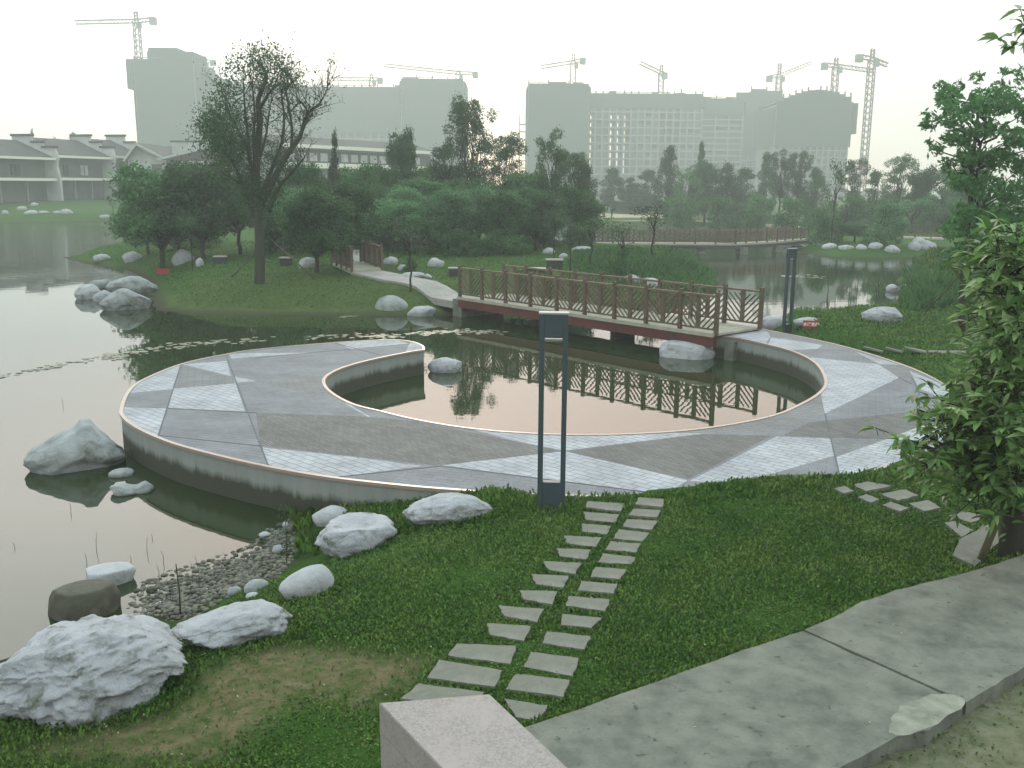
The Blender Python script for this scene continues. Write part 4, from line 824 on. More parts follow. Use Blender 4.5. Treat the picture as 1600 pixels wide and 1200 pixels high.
def tree_tpl(kind, seed):
    """returns (trunk mesh, crown mesh, height, width) in metres"""
    r_ = random.Random(seed); tr = MB(); cl = []
    if kind == 'round':      # low umbrella crown
        h, wd = 5.0, 4.4; fork = Vector((0, 0, 1.7)); limb(tr, (0, 0, -0.3), fork, 0.14, 0.10, seed, 0.03)
        for i in range(44):
            a = r_.uniform(0, 6.28); rr = math.sqrt(r_.random()) * 1.75; zt = 4.45 - 1.3 * (rr / 1.9) ** 2 - r_.uniform(0, 1.0) ** 1.5 * (0.7 + 0.9 * rr)
            cl.append(((rr * math.cos(a), rr * math.sin(a), zt), (r_.uniform(0.45, 0.75), r_.uniform(0.45, 0.75), r_.uniform(0.3, 0.5))))
        per, size, flat, droop = 1050, 0.085, 0.45, 0.15
    elif kind == 'dense':    # ball, foliage almost to the ground
        h, wd = 5.0, 4.2; fork = Vector((0, 0, 1.0)); limb(tr, (0, 0, -0.3), fork, 0.13, 0.1, seed, 0.03)
        for i in range(48):
            a = r_.uniform(0, 6.28); z = r_.uniform(1.2, 4.6); m_ = 1.75 * math.sqrt(max(0.05, 1 - ((z - 2.6) / 2.4) ** 2)); rr = m_ * math.sqrt(r_.random())
            cl.append(((rr * math.cos(a), rr * math.sin(a), z), (r_.uniform(0.4, 0.75), r_.uniform(0.4, 0.75), r_.uniform(0.3, 0.55))))
        per, size, flat, droop = 1000, 0.085, 0.2, 0.2
    elif kind == 'open':     # tall, loose, sky gaps
        h, wd = 8.0, 4.6; fork = Vector((0.1, 0, 3.2)); limb(tr, (0, 0, -0.3), fork, 0.17, 0.12, seed, 0.03)
        for i in range(44):
            a = r_.uniform(0, 6.28); z = r_.uniform(2.8, 7.6); m_ = 2.1 * math.sqrt(max(0.05, 1 - ((z - 5.4) / 2.8) ** 2)); rr = m_ * r_.uniform(0.25, 1)
            cl.append(((rr * math.cos(a), rr * math.sin(a), z), (r_.uniform(0.3, 0.62), r_.uniform(0.3, 0.62), r_.uniform(0.22, 0.45))))
        per, size, flat, droop = 1000, 0.072, 0.1, 0.15
    elif kind == 'slim':     # young tree, thin stem
        h, wd = 4.2, 2.0; fork = Vector((0, 0, 2.3)); limb(tr, (0, 0, -0.3), fork, 0.045, 0.035, seed, 0.03)
        for i in range(11):
            a = r_.uniform(0, 6.28); z = r_.uniform(2.1, 4.0); rr = r_.uniform(0.1, 0.8)
            cl.append(((rr * math.cos(a), rr * math.sin(a), z), (r_.uniform(0.2, 0.45), r_.uniform(0.2, 0.45), r_.uniform(0.15, 0.3))))
        per, size, flat, droop = 420, 0.06, 0.2, 0.2
    elif kind == 'feather':  # far narrow tree
        h, wd = 8.5, 3.4; fork = Vector((0, 0, 2.5)); limb(tr, (0, 0, -0.3), fork, 0.13, 0.1, seed, 0.03)
        for i in range(46):
            t_ = r_.random() ** 1.15; z = 0.6 + 7.4 * t_; m_ = 1.55 * (1 - t_ ** 2.2) + 0.15; a = r_.uniform(0, 6.28); rr = m_ * math.sqrt(r_.random())
            cl.append(((rr * math.cos(a), rr * math.sin(a), z), (r_.uniform(0.35, 0.6), r_.uniform(0.35, 0.6), r_.uniform(0.35, 0.7))))
        per, size, flat, droop = 800, 0.10, 0.0, 0.2
    elif kind == 'shrub':    # leafy mound to the ground
        h, wd = 3.0, 3.4; fork = Vector((0, 0, 0.7)); limb(tr, (0, 0, -0.2), fork, 0.08, 0.06, seed)
        for i in range(26):
            a = r_.uniform(0, 6.28); z = r_.uniform(0.3, 2.6); m_ = 1.45 * math.sqrt(max(0.05, 1 - ((z - 1.0) / 1.9) ** 2)); rr = m_ * math.sqrt(r_.random())
            cl.append(((rr * math.cos(a), rr * math.sin(a), z), (r_.uniform(0.35, 0.6), r_.uniform(0.35, 0.6), r_.uniform(0.25, 0.45))))
        per, size, flat, droop = 900, 0.085, 0.2, 0.3
    for i, (c, rad) in enumerate(cl):
        if i % 2 == 0 or kind in ('open', 'slim'):
            r1 = 0.012 if kind != 'slim' else 0.008; limb(tr, fork * r_.uniform(0.75, 1.0), c, 0.05 if kind != 'slim' else 0.02, r1, seed + i, 0.10, 5)
    limb(tr, fork, (r_.uniform(-.2, .2), 0, h * 0.86), 0.09 if kind != 'slim' else 0.03, 0.015, seed + 99)
    P = clump_points(cl, per, seed)
    P = np.concatenate([P, clump_points([(c, (rr_[0] * 1.5, rr_[1] * 1.5, rr_[2] * 1.5)) for c, rr_ in cl], per * 0.12, seed + 1)])
    V, Fc = leaves(P, size, seed, 0.5, flat, droop)
    me = bpy.data.meshes.new('trunk'); me.from_pydata(tr.v, [], tr.f); me.update(); me.polygons.foreach_set('use_smooth', [True] * len(me.polygons))
    return me, np_mesh('crown', V, Fc), h, wd
TPL = {}
for kd, sds in (('round', (1, 2, 3)), ('dense', (4, 5)), ('open', (6, 7)), ('slim', (8, 9)), ('feather', (10, 11, 12)), ('shrub', (13, 14))):
    TPL[kd] = [tree_tpl(kd, s_ * 17) for s_ in sds]
_tc = {}
def mesh_with(me, m):
    k = (me.name, m)
    if k not in _tc:
        c = me.copy(); c.materials.clear(); c.materials.append(M[m]); _tc[k] = c
    return _tc[k]
tk = [0]
def tree(kind, px, pyb, pyt, hw, label, lm='leaf', D=None, group='trees', cat='tree', name='tree', rz=None):
    if D is None: p = land(px, pyb); D = (p - CAM).dot(FW)
    else:
        p = PT(px, pyb, D); p.z = gz(p.x, p.y); D = (p - CAM).dot(FW)
    tk[0] += 1; tp = TPL[kind][tk[0] % len(TPL[kind])]
    hh = (pyb - pyt) * D / F_PX if p.z is None else (H + (PT(px, pyt, p.y).z - H)) - p.z
    wd = 2 * hw * D / F_PX; sz_ = hh / tp[2]; sx_ = wd / tp[3]
    e = empty(name, p, label, cat, group, rz if rz is not None else rnd.uniform(0, 6.28)); e.scale = (sx_, sx_, sz_)
    o = bpy.data.objects.new('trunk', mesh_with(tp[0], 'bark')); COL.objects.link(o); o.parent = e
    o = bpy.data.objects.new('crown', mesh_with(tp[1], lm)); COL.objects.link(o); o.parent = e
    return e
GT = 'trees on the island'
for a in [
 ('dense', 255, 420, 262, 62, 'dense dark tree nearest the lake at the left of the island', 'leaf'),
 ('dense', 318, 406, 256, 55, 'dense round tree between the leftmost tree and the tall bare tree', 'leaf_dark'),
 ('round', 232, 398, 300, 36, 'low bushy tree overhanging the water behind the leftmost tree', 'leaf'),
 ('round', 375, 398, 272, 45, 'bushy tree right behind the tall bare tree trunk', 'leaf_dark'),
 ('dense', 496, 426, 298, 50, 'dark bushy tree left of the small footbridge', 'leaf_dark'),
 ('dense', 550, 412, 288, 38, 'dark tree directly behind the small footbridge railing', 'leaf_dark'),
 ('round', 455, 392, 285, 45, 'pale crowned tree behind the dark bushy tree', 'leaf'),
 ('round', 612, 396, 310, 42, 'pale umbrella crowned tree above the island stones', 'leaf_light'),
 ('slim', 641, 456, 330, 40, 'young tree with a dark forked stem beside the light path', 'leaf_olive'),
 ('round', 700, 398, 296, 42, 'pale green umbrella tree above the left end of the bridge', 'leaf_light'),
 ('round', 778, 396, 298, 44, 'pale green umbrella tree above the middle of the bridge', 'leaf'),
 ('round', 658, 386, 276, 48, 'broad tree behind the two pale umbrella trees', 'leaf'),
 ('round', 575, 380, 283, 46, 'broad tree rising behind the small footbridge', 'leaf'),
 ('round', 735, 384, 276, 50, 'broad dark tree between the pale umbrella trees, farther back', 'leaf_dark'),
 ('dense', 838, 392, 300, 42, 'dark tree behind the large block seat', 'leaf_dark'),
 ('round', 820, 380, 268, 46, 'broad tree behind the dark tree of the block seat', 'leaf'),
 ('round', 893, 384, 292, 42, 'bushy tree at the right edge of the island grove', 'leaf_dark'),
 ('open', 736, 382, 147, 46, 'tallest loose crowned tree of the island grove', 'leaf_olive'),
 ('open', 706, 378, 190, 40, 'loose tree left behind the tallest one of the grove', 'leaf_olive'),
 ('open', 790, 378, 206, 40, 'thin grey green tree right of the tallest one', 'leaf_olive'),
 ('open', 862, 384, 196, 34, 'dark crooked topped tree in front of the right tower', 'leaf_dark'),
 ('open', 895, 380, 232, 36, 'loose tree right of the crooked topped tree', 'leaf_olive'),
 ('dense', 629, 376, 206, 23, 'narrow dark tree rising in front of the long grey roof', 'leaf_dark'),
 ('feather', 527, 388, 200, 14, 'very thin bare topped tree in front of the long grey roof', 'leaf_olive'),
 ('round', 515, 384, 276, 40, 'broad tree behind the thin bare topped one', 'leaf'),
 ('feather', 914, 378, 258, 22, 'hazy tree at the right end of the grove', 'leaf_olive'),
 ('slim', 866, 408, 318, 22, 'slender young tree behind the large block seat', 'leaf_olive'),
 ('slim', 923, 424, 330, 34, 'slender young tree left of the dark sedge', 'leaf_dark'),
 ('slim', 972, 436, 340, 34, 'leaning young tree in front of the sedge', 'leaf_dark'),
 ('slim', 1020, 410, 312, 42, 'wide young tree standing in the sedge', 'leaf_olive'),
 ('slim', 890, 436, 340, 24, 'young tree with a pale stake behind the bridge', 'leaf_olive'),
 ('round', 470, 398, 290, 34, 'pale umbrella tree peeping left of the dark bushy tree', 'leaf_light'),
 ('round', 590, 388, 288, 36, 'umbrella tree rising over the gap of the small footbridge', 'leaf'),
 ('round', 637, 392, 292, 36, 'umbrella tree left behind the pale green one', 'leaf_light'),
 ('round', 748, 390, 290, 36, 'umbrella tree squeezed between the two pale ones', 'leaf_light'),
 ('round', 815, 388, 294, 34, 'umbrella tree left of the block seat tree', 'leaf_light'),
 ('dense', 560, 384, 262, 34, 'tall bushy tree below the long grey roof', 'leaf'),
 ('dense', 690, 376, 262, 34, 'tall bushy tree under the right end of the grey roof', 'leaf'),
 ('dense', 906, 384, 300, 20, 'last bushy tree of the grove before the channel', 'leaf'),
 ('dense', 478, 392, 258, 30, 'tree with the highest crown between the bare tree and the grey roof', 'leaf'),
 ('round', 662, 372, 258, 34, 'tree in front of the right windows of the long grey roofed building', 'leaf_dark'),
 ('dense', 600, 380, 262, 30, 'tree covering the lower storey of the long grey roofed building', 'leaf_dark'),
 ('dense', 430, 394, 300, 34, 'bushy tree right behind the tall bare trunk', 'leaf'),
 ('dense', 280, 400, 290, 36, 'bushy tree filling the gap of the left grove', 'leaf'),
 ('slim', 302, 424, 330, 20, 'thin sapling between the two dense left trees', 'leaf_dark'),
]:
    a = list(a)
    if a[0] in ('round', 'dense'): a[4] = int(a[4] * 1.25); a[3] -= 7
    tree(*a, group=GT)
tree('slim', 178, 345, 306, 13, 'thin half bare sapling on the far bank below the houses', 'leaf_olive', group='trees on the far banks')
GF = 'trees on the far banks'
for px, yt, hw, D, kd, lm, lb in [
 (955, 262, 26, 142, 'feather', 'leaf_olive', 'hazy tree above the bending person'),
 (985, 276, 24, 142, 'feather', 'leaf_olive', 'low hazy tree right of the bending person'),
 (1010, 262, 26, 140, 'feather', 'leaf_olive', 'hazy tree left of the plume topped one'),
 (1042, 228, 22, 118, 'feather', 'leaf_olive', 'plume topped hazy tree beyond the left half of the far bridge'),
 (1075, 255, 30, 112, 'open', 'leaf', 'bushy hazy tree right of the plume topped one'),
 (1091, 215, 9, 120, 'feather', 'leaf_dark', 'spire thin tree poking above the row'),
 (1100, 250, 32, 116, 'dense', 'leaf', 'wide dark hazy tree below the spire thin one'),
 (1135, 252, 28, 114, 'feather', 'leaf_olive', 'hazy tree above the middle of the far bridge'),
 (1160, 258, 26, 118, 'feather', 'leaf', 'grey green tree right of the bridge middle'),
 (1192, 238, 16, 120, 'feather', 'leaf_dark', 'narrow dark tree left of the tall pair'),
 (1215, 230, 26, 110, 'open', 'leaf_olive', 'left and taller tree of the hazy pair'),
 (1243, 234, 24, 112, 'open', 'leaf_olive', 'right tree of the hazy pair'),
 (1270, 262, 22, 112, 'feather', 'leaf', 'low tree right of the hazy pair'),
 (1330, 245, 24, 104, 'open', 'leaf_olive', 'loose tree behind the round bush'),
 (1362, 262, 26, 100, 'feather', 'leaf', 'tree directly above the round bush'),
 (1400, 240, 30, 96, 'open', 'leaf', 'tall broad tree behind the rocky bank'),
 (1436, 258, 26, 92, 'dense', 'leaf_dark', 'dark tree left of the big right tree'),
 (1470, 256, 30, 90, 'feather', 'leaf', 'pale tree half behind the big right tree'),
 (1510, 250, 34, 90, 'dense', 'leaf', 'tree hidden behind the big right tree'),
 (1060, 300, 34, 100, 'shrub', 'leaf', 'leafy mound beyond the far bridge, left one'),
 (1120, 302, 36, 98, 'shrub', 'leaf', 'leafy mound beyond the far bridge, middle one'),
 (1185, 300, 36, 96, 'shrub', 'leaf', 'leafy mound beyond the far bridge, right one'),
 (1240, 305, 30, 92, 'shrub', 'leaf', 'leafy mound above the far bridge landing'),
 (1320, 300, 34, 88, 'shrub', 'leaf', 'leafy mound left above the round bush'),
 (1425, 308, 40, 86, 'shrub', 'leaf_light', 'pale leafy mound right above the round bush'),
 (1480, 305, 36, 84, 'shrub', 'leaf', 'leafy mound behind the staked tree'),
 (1000, 300, 34, 138, 'shrub', 'leaf_olive', 'leafy mound behind the sandy path'),
 (908, 300, 28, 100, 'shrub', 'leaf', 'leafy mound left of the sandy path'),
]:
    tree(kd, px, 352, yt, hw, lb, lm, D, GF)
tree('shrub', 1378, 382, 312, 38, 'round bright green bush on the rocky bank', 'leaf_light', None, GF, 'bush', 'bush')
tree('shrub', 1287, 384, 322, 26, 'smaller bush at the landing of the far bridge', 'leaf', None, GF, 'bush', 'bush')
tree('slim', 1299, 386, 242, 22, 'thin young tree with a twin tuft on the rocky bank', 'leaf_olive', None, GF)
tree('round', 1335, 378, 345, 30, 'low bush between the two bushes of the rocky bank', 'leaf', None, GF, 'bush', 'bush')
for px, yb, yt, hw, lb in ((95, 312, 212, 14, 'treetop left of the second terrace house roof'), (122, 312, 208, 12, 'pointed treetop behind the second terrace house'), (60, 312, 200, 7, 'spire treetop behind the first terrace house'), (2, 312, 206, 16, 'treetop at the far left behind the houses'), (350, 330, 262, 34, 'tree in front of the gabled house'), (300, 320, 250, 30, 'tree below the small gable')):
    tree('feather', px, yb, yt, hw, lb, 'leaf_olive', 165 if px < 200 else 118, GF)
# low undergrowth beneath the grove
for i, (px, yb, yt, hw, lb) in enumerate([(300, 388, 345, 40, 'undergrowth bush behind the left stones'), (440, 392, 352, 40, 'undergrowth bush behind the dark seat'), (520, 386, 345, 38, 'undergrowth bush left behind the small footbridge'), (600, 388, 350, 36, 'undergrowth bush right behind the small footbridge'), (660, 394, 352, 40, 'undergrowth bush below the pale umbrella trees'), (720, 400, 356, 38, 'undergrowth bush above the left bridge end'), (785, 398, 352, 42, 'undergrowth bush above the middle of the bridge'), (850, 388, 346, 38, 'undergrowth bush by the block seat'), (640, 424, 400, 14, 'small dark bush among the path stones'), (905, 384, 350, 26, 'undergrowth bush left of the far bridge end'), (975, 436, 385, 16, 'dark upright bush at the sedge edge')]):
    tree('shrub', px, yb, yt, hw, lb, 'leaf_dark' if i % 2 else 'leaf', None, 'bushes on the island', 'bush', 'bush')

# ------------------------------------------------------------------ tall half-bare tree on the island
p0 = land(405, 443); D0 = (p0 - CAM).dot(FW); kx = D0 / F_PX
bt = empty('bare_tree', p0, 'tallest half bare tree with many upswept limbs on the island', 'tree', GT)
def L3(px, py, y=0.0): return PT(px, py, p0.y + y) - p0
tb = MB(); r_ = random.Random(77); tips = []
def z1(x, y): return (300 + x / 4.617, 40 + y / 4.615)
def path_limb(pts, r0, r1, dep):
    P = []
    for i, (x, y) in enumerate(pts):
        P.append(L3(x, y, dep * i / max(1, len(pts) - 1)))
    C3 = []
    n = len(P)
    for i in range(n - 1):
        a, b, c, d = P[max(i - 1, 0)], P[i], P[i + 1], P[min(i + 2, n - 1)]
        for j in range(4):
            t_ = j / 4; C3.append(0.5 * ((2 * b) + (c - a) * t_ + (2 * a - 5 * b + 4 * c - d) * t_ * t_ + (3 * b - a - 3 * c + d) * t_ ** 3))
    C3.append(P[-1]); m = len(C3)
    tb.tube(C3, [r0 + (r1 - r0) * (i / (m - 1)) for i in range(m)], 7)
    return C3
main = [
 ([(405, 452), (406, 400), (404, 345), (401, 310)], 0.22, 0.16, 0),
 ([(401, 325), (400, 270), (403, 225), (406, 190), (403, 160), (408, 143), (417, 120), (408, 102), (398, 93)], 0.17, 0.03, 0.3),
 ([(406, 170), (415, 155), (421, 145), (430, 134)], 0.07, 0.035, 0.5),
 ([(402, 330), (425, 285), (437, 262), (450, 240), (468, 215), (476, 190), (486, 172), (503, 163)], 0.15, 0.035, -0.6),
 ([(437, 262), (447, 240), (465, 218), (478, 192), (488, 178)], 0.08, 0.03, -0.9),
 ([(478, 185), (479, 172), (475, 165), (468, 160), (455, 173), (448, 178), (455, 198)], 0.05, 0.02, 0.2),
 ([(490, 170), (504, 155), (512, 135)], 0.04, 0.012, 0.2),
 ([(420, 330), (436, 292), (450, 276), (460, 265), (476, 246)], 0.10, 0.03, -1.2),
 ([(436, 292), (434, 270), (432, 258)], 0.05, 0.02, 0.4),
 ([(403, 320), (430, 250), (441, 220), (444, 180), (440, 150), (445, 125)], 0.09, 0.018, 0.9),
 ([(455, 235), (456, 200), (450, 160), (447, 140), (460, 126)], 0.06, 0.02, -0.5),
 ([(400, 320), (392, 260), (386, 200), (382, 160), (380, 120)], 0.09, 0.015, -0.8),
 ([(398, 340), (380, 290), (368, 262), (355, 240), (348, 215)], 0.10, 0.02, 0.8),
 ([(399, 300), (388, 240), (370, 200), (355, 170), (352, 140)], 0.08, 0.015, 1.0),
 ([(400, 280), (396, 220), (398, 180), (395, 140), (388, 110)], 0.07, 0.012, -1.0),
 ([(402, 260), (415, 215), (420, 180), (425, 150)], 0.06, 0.015, 1.0),
 ([(396, 300), (372, 285), (345, 268)], 0.06, 0.02, -0.6),
]
nodes = []
for pts, a, b, dep in main: nodes.append(path_limb(pts, a, b, dep))
tw = []
for k, C3 in enumerate(nodes[1:]):
    for j in range(13):
        s_ = C3[r_.randrange(len(C3) // 3, len(C3))]; up = Vector((r_.gauss(0, 0.5), r_.gauss(0, 0.6), r_.uniform(0.3, 1.2))); L_ = r_.uniform(0.5, 1.5)
        e_ = s_ + up.normalized() * L_
        tb.tube([s_, s_.lerp(e_, 0.5) + Vector((r_.gauss(0, .08), r_.gauss(0, .08), 0.05)), e_], [0.016, 0.010, 0.004], 4); tw.append((s_, e_))
        for q_ in range(4):
            m_ = s_.lerp(e_, r_.uniform(0.3, 1)); f_ = m_ + Vector((r_.gauss(0, .3), r_.gauss(0, .3), r_.uniform(0.1, 0.6))); tb.tube([m_, f_], [0.007, 0.003], 3); tw.append((m_, f_))
tb.build('trunk', M['bark_moss'], bt, smooth=True)
C_ = []
cpx = [(345, 170, .7, 2), (335, 205, .8, 3), (352, 190, .9, 3), (360, 225, .9, 3), (345, 230, .7, 2), (352, 140, .6, 1.6), (368, 245, .8, 2), (330, 190, .5, 1.3), (372, 180, .8, 2), (395, 85, .6, 1.4), (410, 95, .7, 1.6), (425, 85, .6, 1.3), (388, 105, .7, 1.6), (430, 100, .7, 1.6), (445, 110, .7, 1.5), (362, 98, .4, .8), (365, 115, .5, .9), (440, 128, .5, 1.3), (450, 118, .6, 1.3), (380, 130, .7, 1.4), (320, 195, .3, .5), (415, 130, .6, 1.0), (400, 250, 1., 2.4), (420, 270, .9, 2.2), (395, 300, .9, 2.4), (430, 240, .7, 1.3), (385, 270, .9, 2.2), (450, 265, .6, 1.0), (412, 320, .7, 1.6), (380, 215, .8, 1.8), (455, 160, .7, .6), (500, 150, .4, .35), (470, 180, .7, .5), (440, 185, .8, .9), (405, 300, 1., 2.2), (420, 300, .8, 1.6), (385, 300, .8, 1.5), (440, 300, .6, 1.0), (395, 335, .6, 1.), (350, 255, .7, 1.4), (338, 215, .7, 1.8)]
rr = np.random.RandomState(4)
for x_, y_, r0, dn in cpx:
    c = L3(x_, y_, rr.uniform(-1, 1)); n = int((330 if x_ < 400 and y_ > 130 else 170) * dn); d = rr.normal(size=(n, 3)) * np.array([0.5, 0.7, 0.45]) * r0; C_.append(np.array(c) + d)
for s_, e_ in tw:
    if r_.random() < 0.35: n = 4; C_.append(np.array(e_) + rr.normal(size=(n, 3)) * 0.12)
for a_, b_ in (((395, 400), (362, 433)), ((428, 378), (492, 436))): MB().tube([L3(*a_), L3(*b_, -0.8)], [0.03, 0.035], 6).build('stake', M['stake'], bt, smooth=True)
V, Fc = leaves(np.concatenate(C_), 0.05, 3, 0.55)
link('crown', np_mesh('crown', V, Fc), M['leaf_dark'], bt)

# ------------------------------------------------------------------ staked tree on the right lawn
p0 = land(1503, 520); D0 = (p0 - CAM).dot(FW); kx = D0 / F_PX
rt = empty('broadleaf_tree', p0, 'big dark broadleaf tree on the right lawn propped by wooden stakes', 'tree')
def R3(px, py, y=0.0): return PT(px, py, p0.y + y) - p0
tr = MB(); r_ = random.Random(5)
tr.tube([R3(1503, 530), R3(1502, 480), R3(1505, 430), R3(1508, 380, .1), R3(1516, 320, .2), R3(1520, 250, .2), R3(1528, 180, .1), R3(1530, 150)], [0.10, 0.085, 0.08, 0.08, 0.07, 0.06, 0.04, 0.02], 8)
cl = []
spec = [(1480, 150, 20, 18), (1500, 135, 14, 10), (1470, 138, 12, 9), (1447, 190, 14, 12), (1455, 178, 12, 9), (1443, 200, 10, 8), (1447, 223, 7, 5), (1525, 125, 12, 10), (1558, 130, 16, 10), (1600, 125, 16, 18), (1490, 180, 22, 20), (1530, 165, 26, 20), (1570, 160, 26, 20), (1610, 170, 24, 22), (1500, 210, 26, 14), (1545, 205, 26, 14), (1590, 215, 24, 16), (1470, 235, 16, 12), (1478, 250, 14, 9), (1515, 245, 26, 14), (1560, 250, 26, 18), (1605, 260, 24, 22), (1500, 280, 24, 16), (1540, 290, 28, 20), (1585, 300, 26, 22), (1480, 262, 8, 6), (1510, 330, 26, 20), (1550, 340, 28, 24), (1595, 345, 26, 24), (1490, 365, 22, 16), (1525, 375, 28, 20), (1570, 385, 26, 22), (1482, 395, 18, 12), (1510, 400, 22, 16), (1540, 420, 26, 18), (1475, 415, 12, 8), (1495, 345, 16, 12), (1600, 400, 26, 30), (1560, 450, 22, 14), (1520, 435, 16, 10), (1640, 220, 26, 40), (1640, 320, 26, 40), (1570, 110, 12, 8)]
for px, py, rx, ry in spec:
    for dy in (-0.9, 0, 0.9) if rx > 18 else (r_.uniform(-.6, .6),):
        y_ = dy + r_.uniform(-0.3, 0.3); cl.append((tuple(R3(px + r_.uniform(-6, 6), py + r_.uniform(-6, 6), y_)), (rx * kx * 0.95, rx * kx, ry * kx)))
for i, (c, rad) in enumerate(cl):
    if i % 2 == 0:
        b0 = R3(1506 + r_.uniform(-2, 10), 450, 0.1); b0.z = max(1.2, c[2] - r_.uniform(0.5, 1.3)) if c[2] > 1.5 else max(0.8, c[2] * 0.6); limb(tr, b0, c, 0.035, 0.008, i, 0.1, 5)
tr.build('trunk', M['bark'], rt, smooth=True)
V, Fc = leaves(clump_points(cl, 620, 8, 0.3), 0.10, 8, 0.42, 0.1, 0.2); link('crown', np_mesh('crown', V, Fc), M['leaf'], rt)
for a, b in (((1446, 488), (1500, 430)), ((1490, 520), (1502, 480)), ((1536, 526), (1506, 470)), ((1560, 505), (1512, 440))):
    MB().tube([R3(*a, -0.2 if a[1] > 510 else 0.5), R3(*b)], [0.022, 0.02], 6).build('stake', M['stake'], rt, smooth=True)

# ------------------------------------------------------------------ near broad-leaved tree at the right edge
p0 = land(1582, 872); p0.z = max(p0.z, 0.0); D0 = (p0 - CAM).dot(FW)
nt_ = empty('broadleaf_tree', p0, 'near tree with long bright leaves reaching in from the right edge', 'tree')
def N3(px, py, dD=0.0):
    return PT(px, py, p0.y + dD) - p0
tr = MB()
tr.tube([N3(1582, 895), N3(1584, 840), N3(1590, 780), N3(1600, 700), N3(1605, 600, .1), N3(1615, 480, .2), N3(1625, 380, .2), N3(1632, 200, .2), N3(1635, 60, .2)], [0.155, 0.145, 0.13, 0.11, 0.09, 0.075, 0.06, 0.04, 0.02], 10)
r_ = random.Random(21)
tipl = [(1404, 688, -.8), (1418, 686, -.8), (1425, 715, -.7), (1440, 655, -.6), (1432, 640, .2), (1452, 622, -.5), (1470, 640, -.9), (1460, 670, -.6), (1475, 700, -.5), (1490, 615, -.2), (1500, 660, -.8), (1505, 590, -.4), (1520, 560, -.3), (1530, 480, -.6), (1520, 400, -.3), (1550, 395, -.8), (1545, 430, -.7), (1560, 370, -.6), (1580, 350, -.9), (1575, 440, -.9), (1555, 465, -.3), (1540, 520, -.2), (1560, 545, -.9), (1590, 500, -1.0), (1580, 600, -1.0), (1540, 620, -.9), (1530, 660, -1.0), (1560, 680, -1.1), (1500, 720, -.6), (1520, 740, -.9), (1550, 740, -1.0), (1480, 750, -.3), (1580, 760, -1.0), (1600, 640, -1.1), (1600, 700, -1.1), (1600, 400, -.9), (1610, 560, -1), (1500, 690, .4), (1540, 600, .5), (1580, 560, .6), (1570, 500, .5), (1590, 420, .5), (1550, 700, .5), (1597, 36, -.4)]
LV = []; LF = []; LB = []; LFB = []
def big_leaf(V, Fc, base, d, L_, w_, nrm):
    d = d.normalized(); s_ = d.cross(nrm)
    if s_.length < 0.05: s_ = d.cross(Vector((1, 0, 0.2)))
    s_.normalize(); n_ = s_.cross(d); k0 = len(V)
    prof = [(0.0, 0.05, 0), (0.2, 0.7, 0.02), (0.45, 1.0, 0.02), (0.75, 0.68, -0.04), (1.0, 0.03, -0.14)]
    for t_, wv, b_ in prof:
        c = base + d * L_ * t_ + Vector((0, 0, 1)) * b_ * L_
        V.append(tuple(c - s_ * w_ * wv + n_ * w_ * 0.25 * wv)); V.append(tuple(c)); V.append(tuple(c + s_ * w_ * wv + n_ * w_ * 0.25 * wv))
    for i in range(4):
        a = k0 + i * 3
        Fc.append((a, a + 3, a + 4, a + 1)); Fc.append((a + 1, a + 4, a + 5, a + 2))
for i, (px, py, dd) in enumerate(tipl):
    tip = N3(px, py, dd); sy = min(800, py + r_.uniform(60, 150)); stt = N3(1598 + r_.uniform(-6, 6), sy if px > 1500 else py + 50, 0)
    if py < 50: stt = N3(1632, py + 60, 0.1)
    P = limb(tr, stt, tip, 0.035 if px < 1480 else 0.022, 0.006, i, 0.09, 7)
    mids = [(P[-1], 1)] + [(P[k], 0) for k in (3, 4, 5, 6)]
    for m_, isT in mids:
        subs = [m_] if isT else [m_ + Vector((r_.gauss(0, .16), r_.gauss(0, .2), r_.gauss(0, .13))) for _ in range(3)]
        for sb in subs:
            if sb is not m_: tr.tube([m_, sb], [0.008, 0.004], 4)
            nl = r_.randint(5, 9)
            for q_ in range(nl):
                d = Vector((r_.gauss(-0.35, 0.8), r_.gauss(-0.2, 0.7), r_.gauss(0.0, 0.38))); Ls = r_.uniform(0.12, 0.23)
                tgt = (LB, LFB) if (r_.random() < (0.35 if py < 640 else 0.12) and not (py > 740)) else (LV, LF)  # bright leaves weighted to the upper crown, highlights put into their colour
                big_leaf(*tgt, sb, d, Ls, Ls * r_.uniform(0.13, 0.19), Vector((r_.gauss(0, .4), r_.gauss(0, .4), 1)))
# inner foliage mass
for i in range(1000):
    px = 1640 - abs(r_.gauss(0, 62)); py = r_.uniform(350, 850)
    if py > 740 and r_.random() < 0.9: continue
    lim = 1455
    if py < 560: lim = 1545 - (py - 350) * 0.12
    elif py < 760: lim = 1465 - 25 * math.sin((py - 560) / 64)
    else: lim = 1495 + (py - 760) * 0.75
    if px < lim: continue
    b_ = N3(px, py, r_.uniform(-0.9, 1.0)); d = Vector((r_.gauss(-0.2, 0.8), r_.gauss(-0.1, 0.8), r_.gauss(-0.1, 0.4))); Ls = r_.uniform(0.09, 0.17)
    big_leaf(LV, LF, b_, d, Ls, Ls * r_.uniform(0.14, 0.22), Vector((r_.gauss(0, .5), r_.gauss(0, .5), 1)))
tr.build('trunk', M['bark'], nt_, smooth=True)
link('crown', np_mesh('crown', LV, LF), M['leaf_big'], nt_, True); link('young_leaves', np_mesh('young_leaves', LB, LFB), M['leaf_bright'], nt_, True)
st = MB().tube([N3(1526, 892, -0.1), N3(1545, 845, -.1), N3(1572, 780, -.1), N3(1596, 720, -.1)], [0.045, 0.042, 0.04, 0.035], 8).build('stake', M['stake'], None, smooth=True); st.location = p0
tag(st, 'weathered wooden prop leaning against the near tree trunk', 'stake')

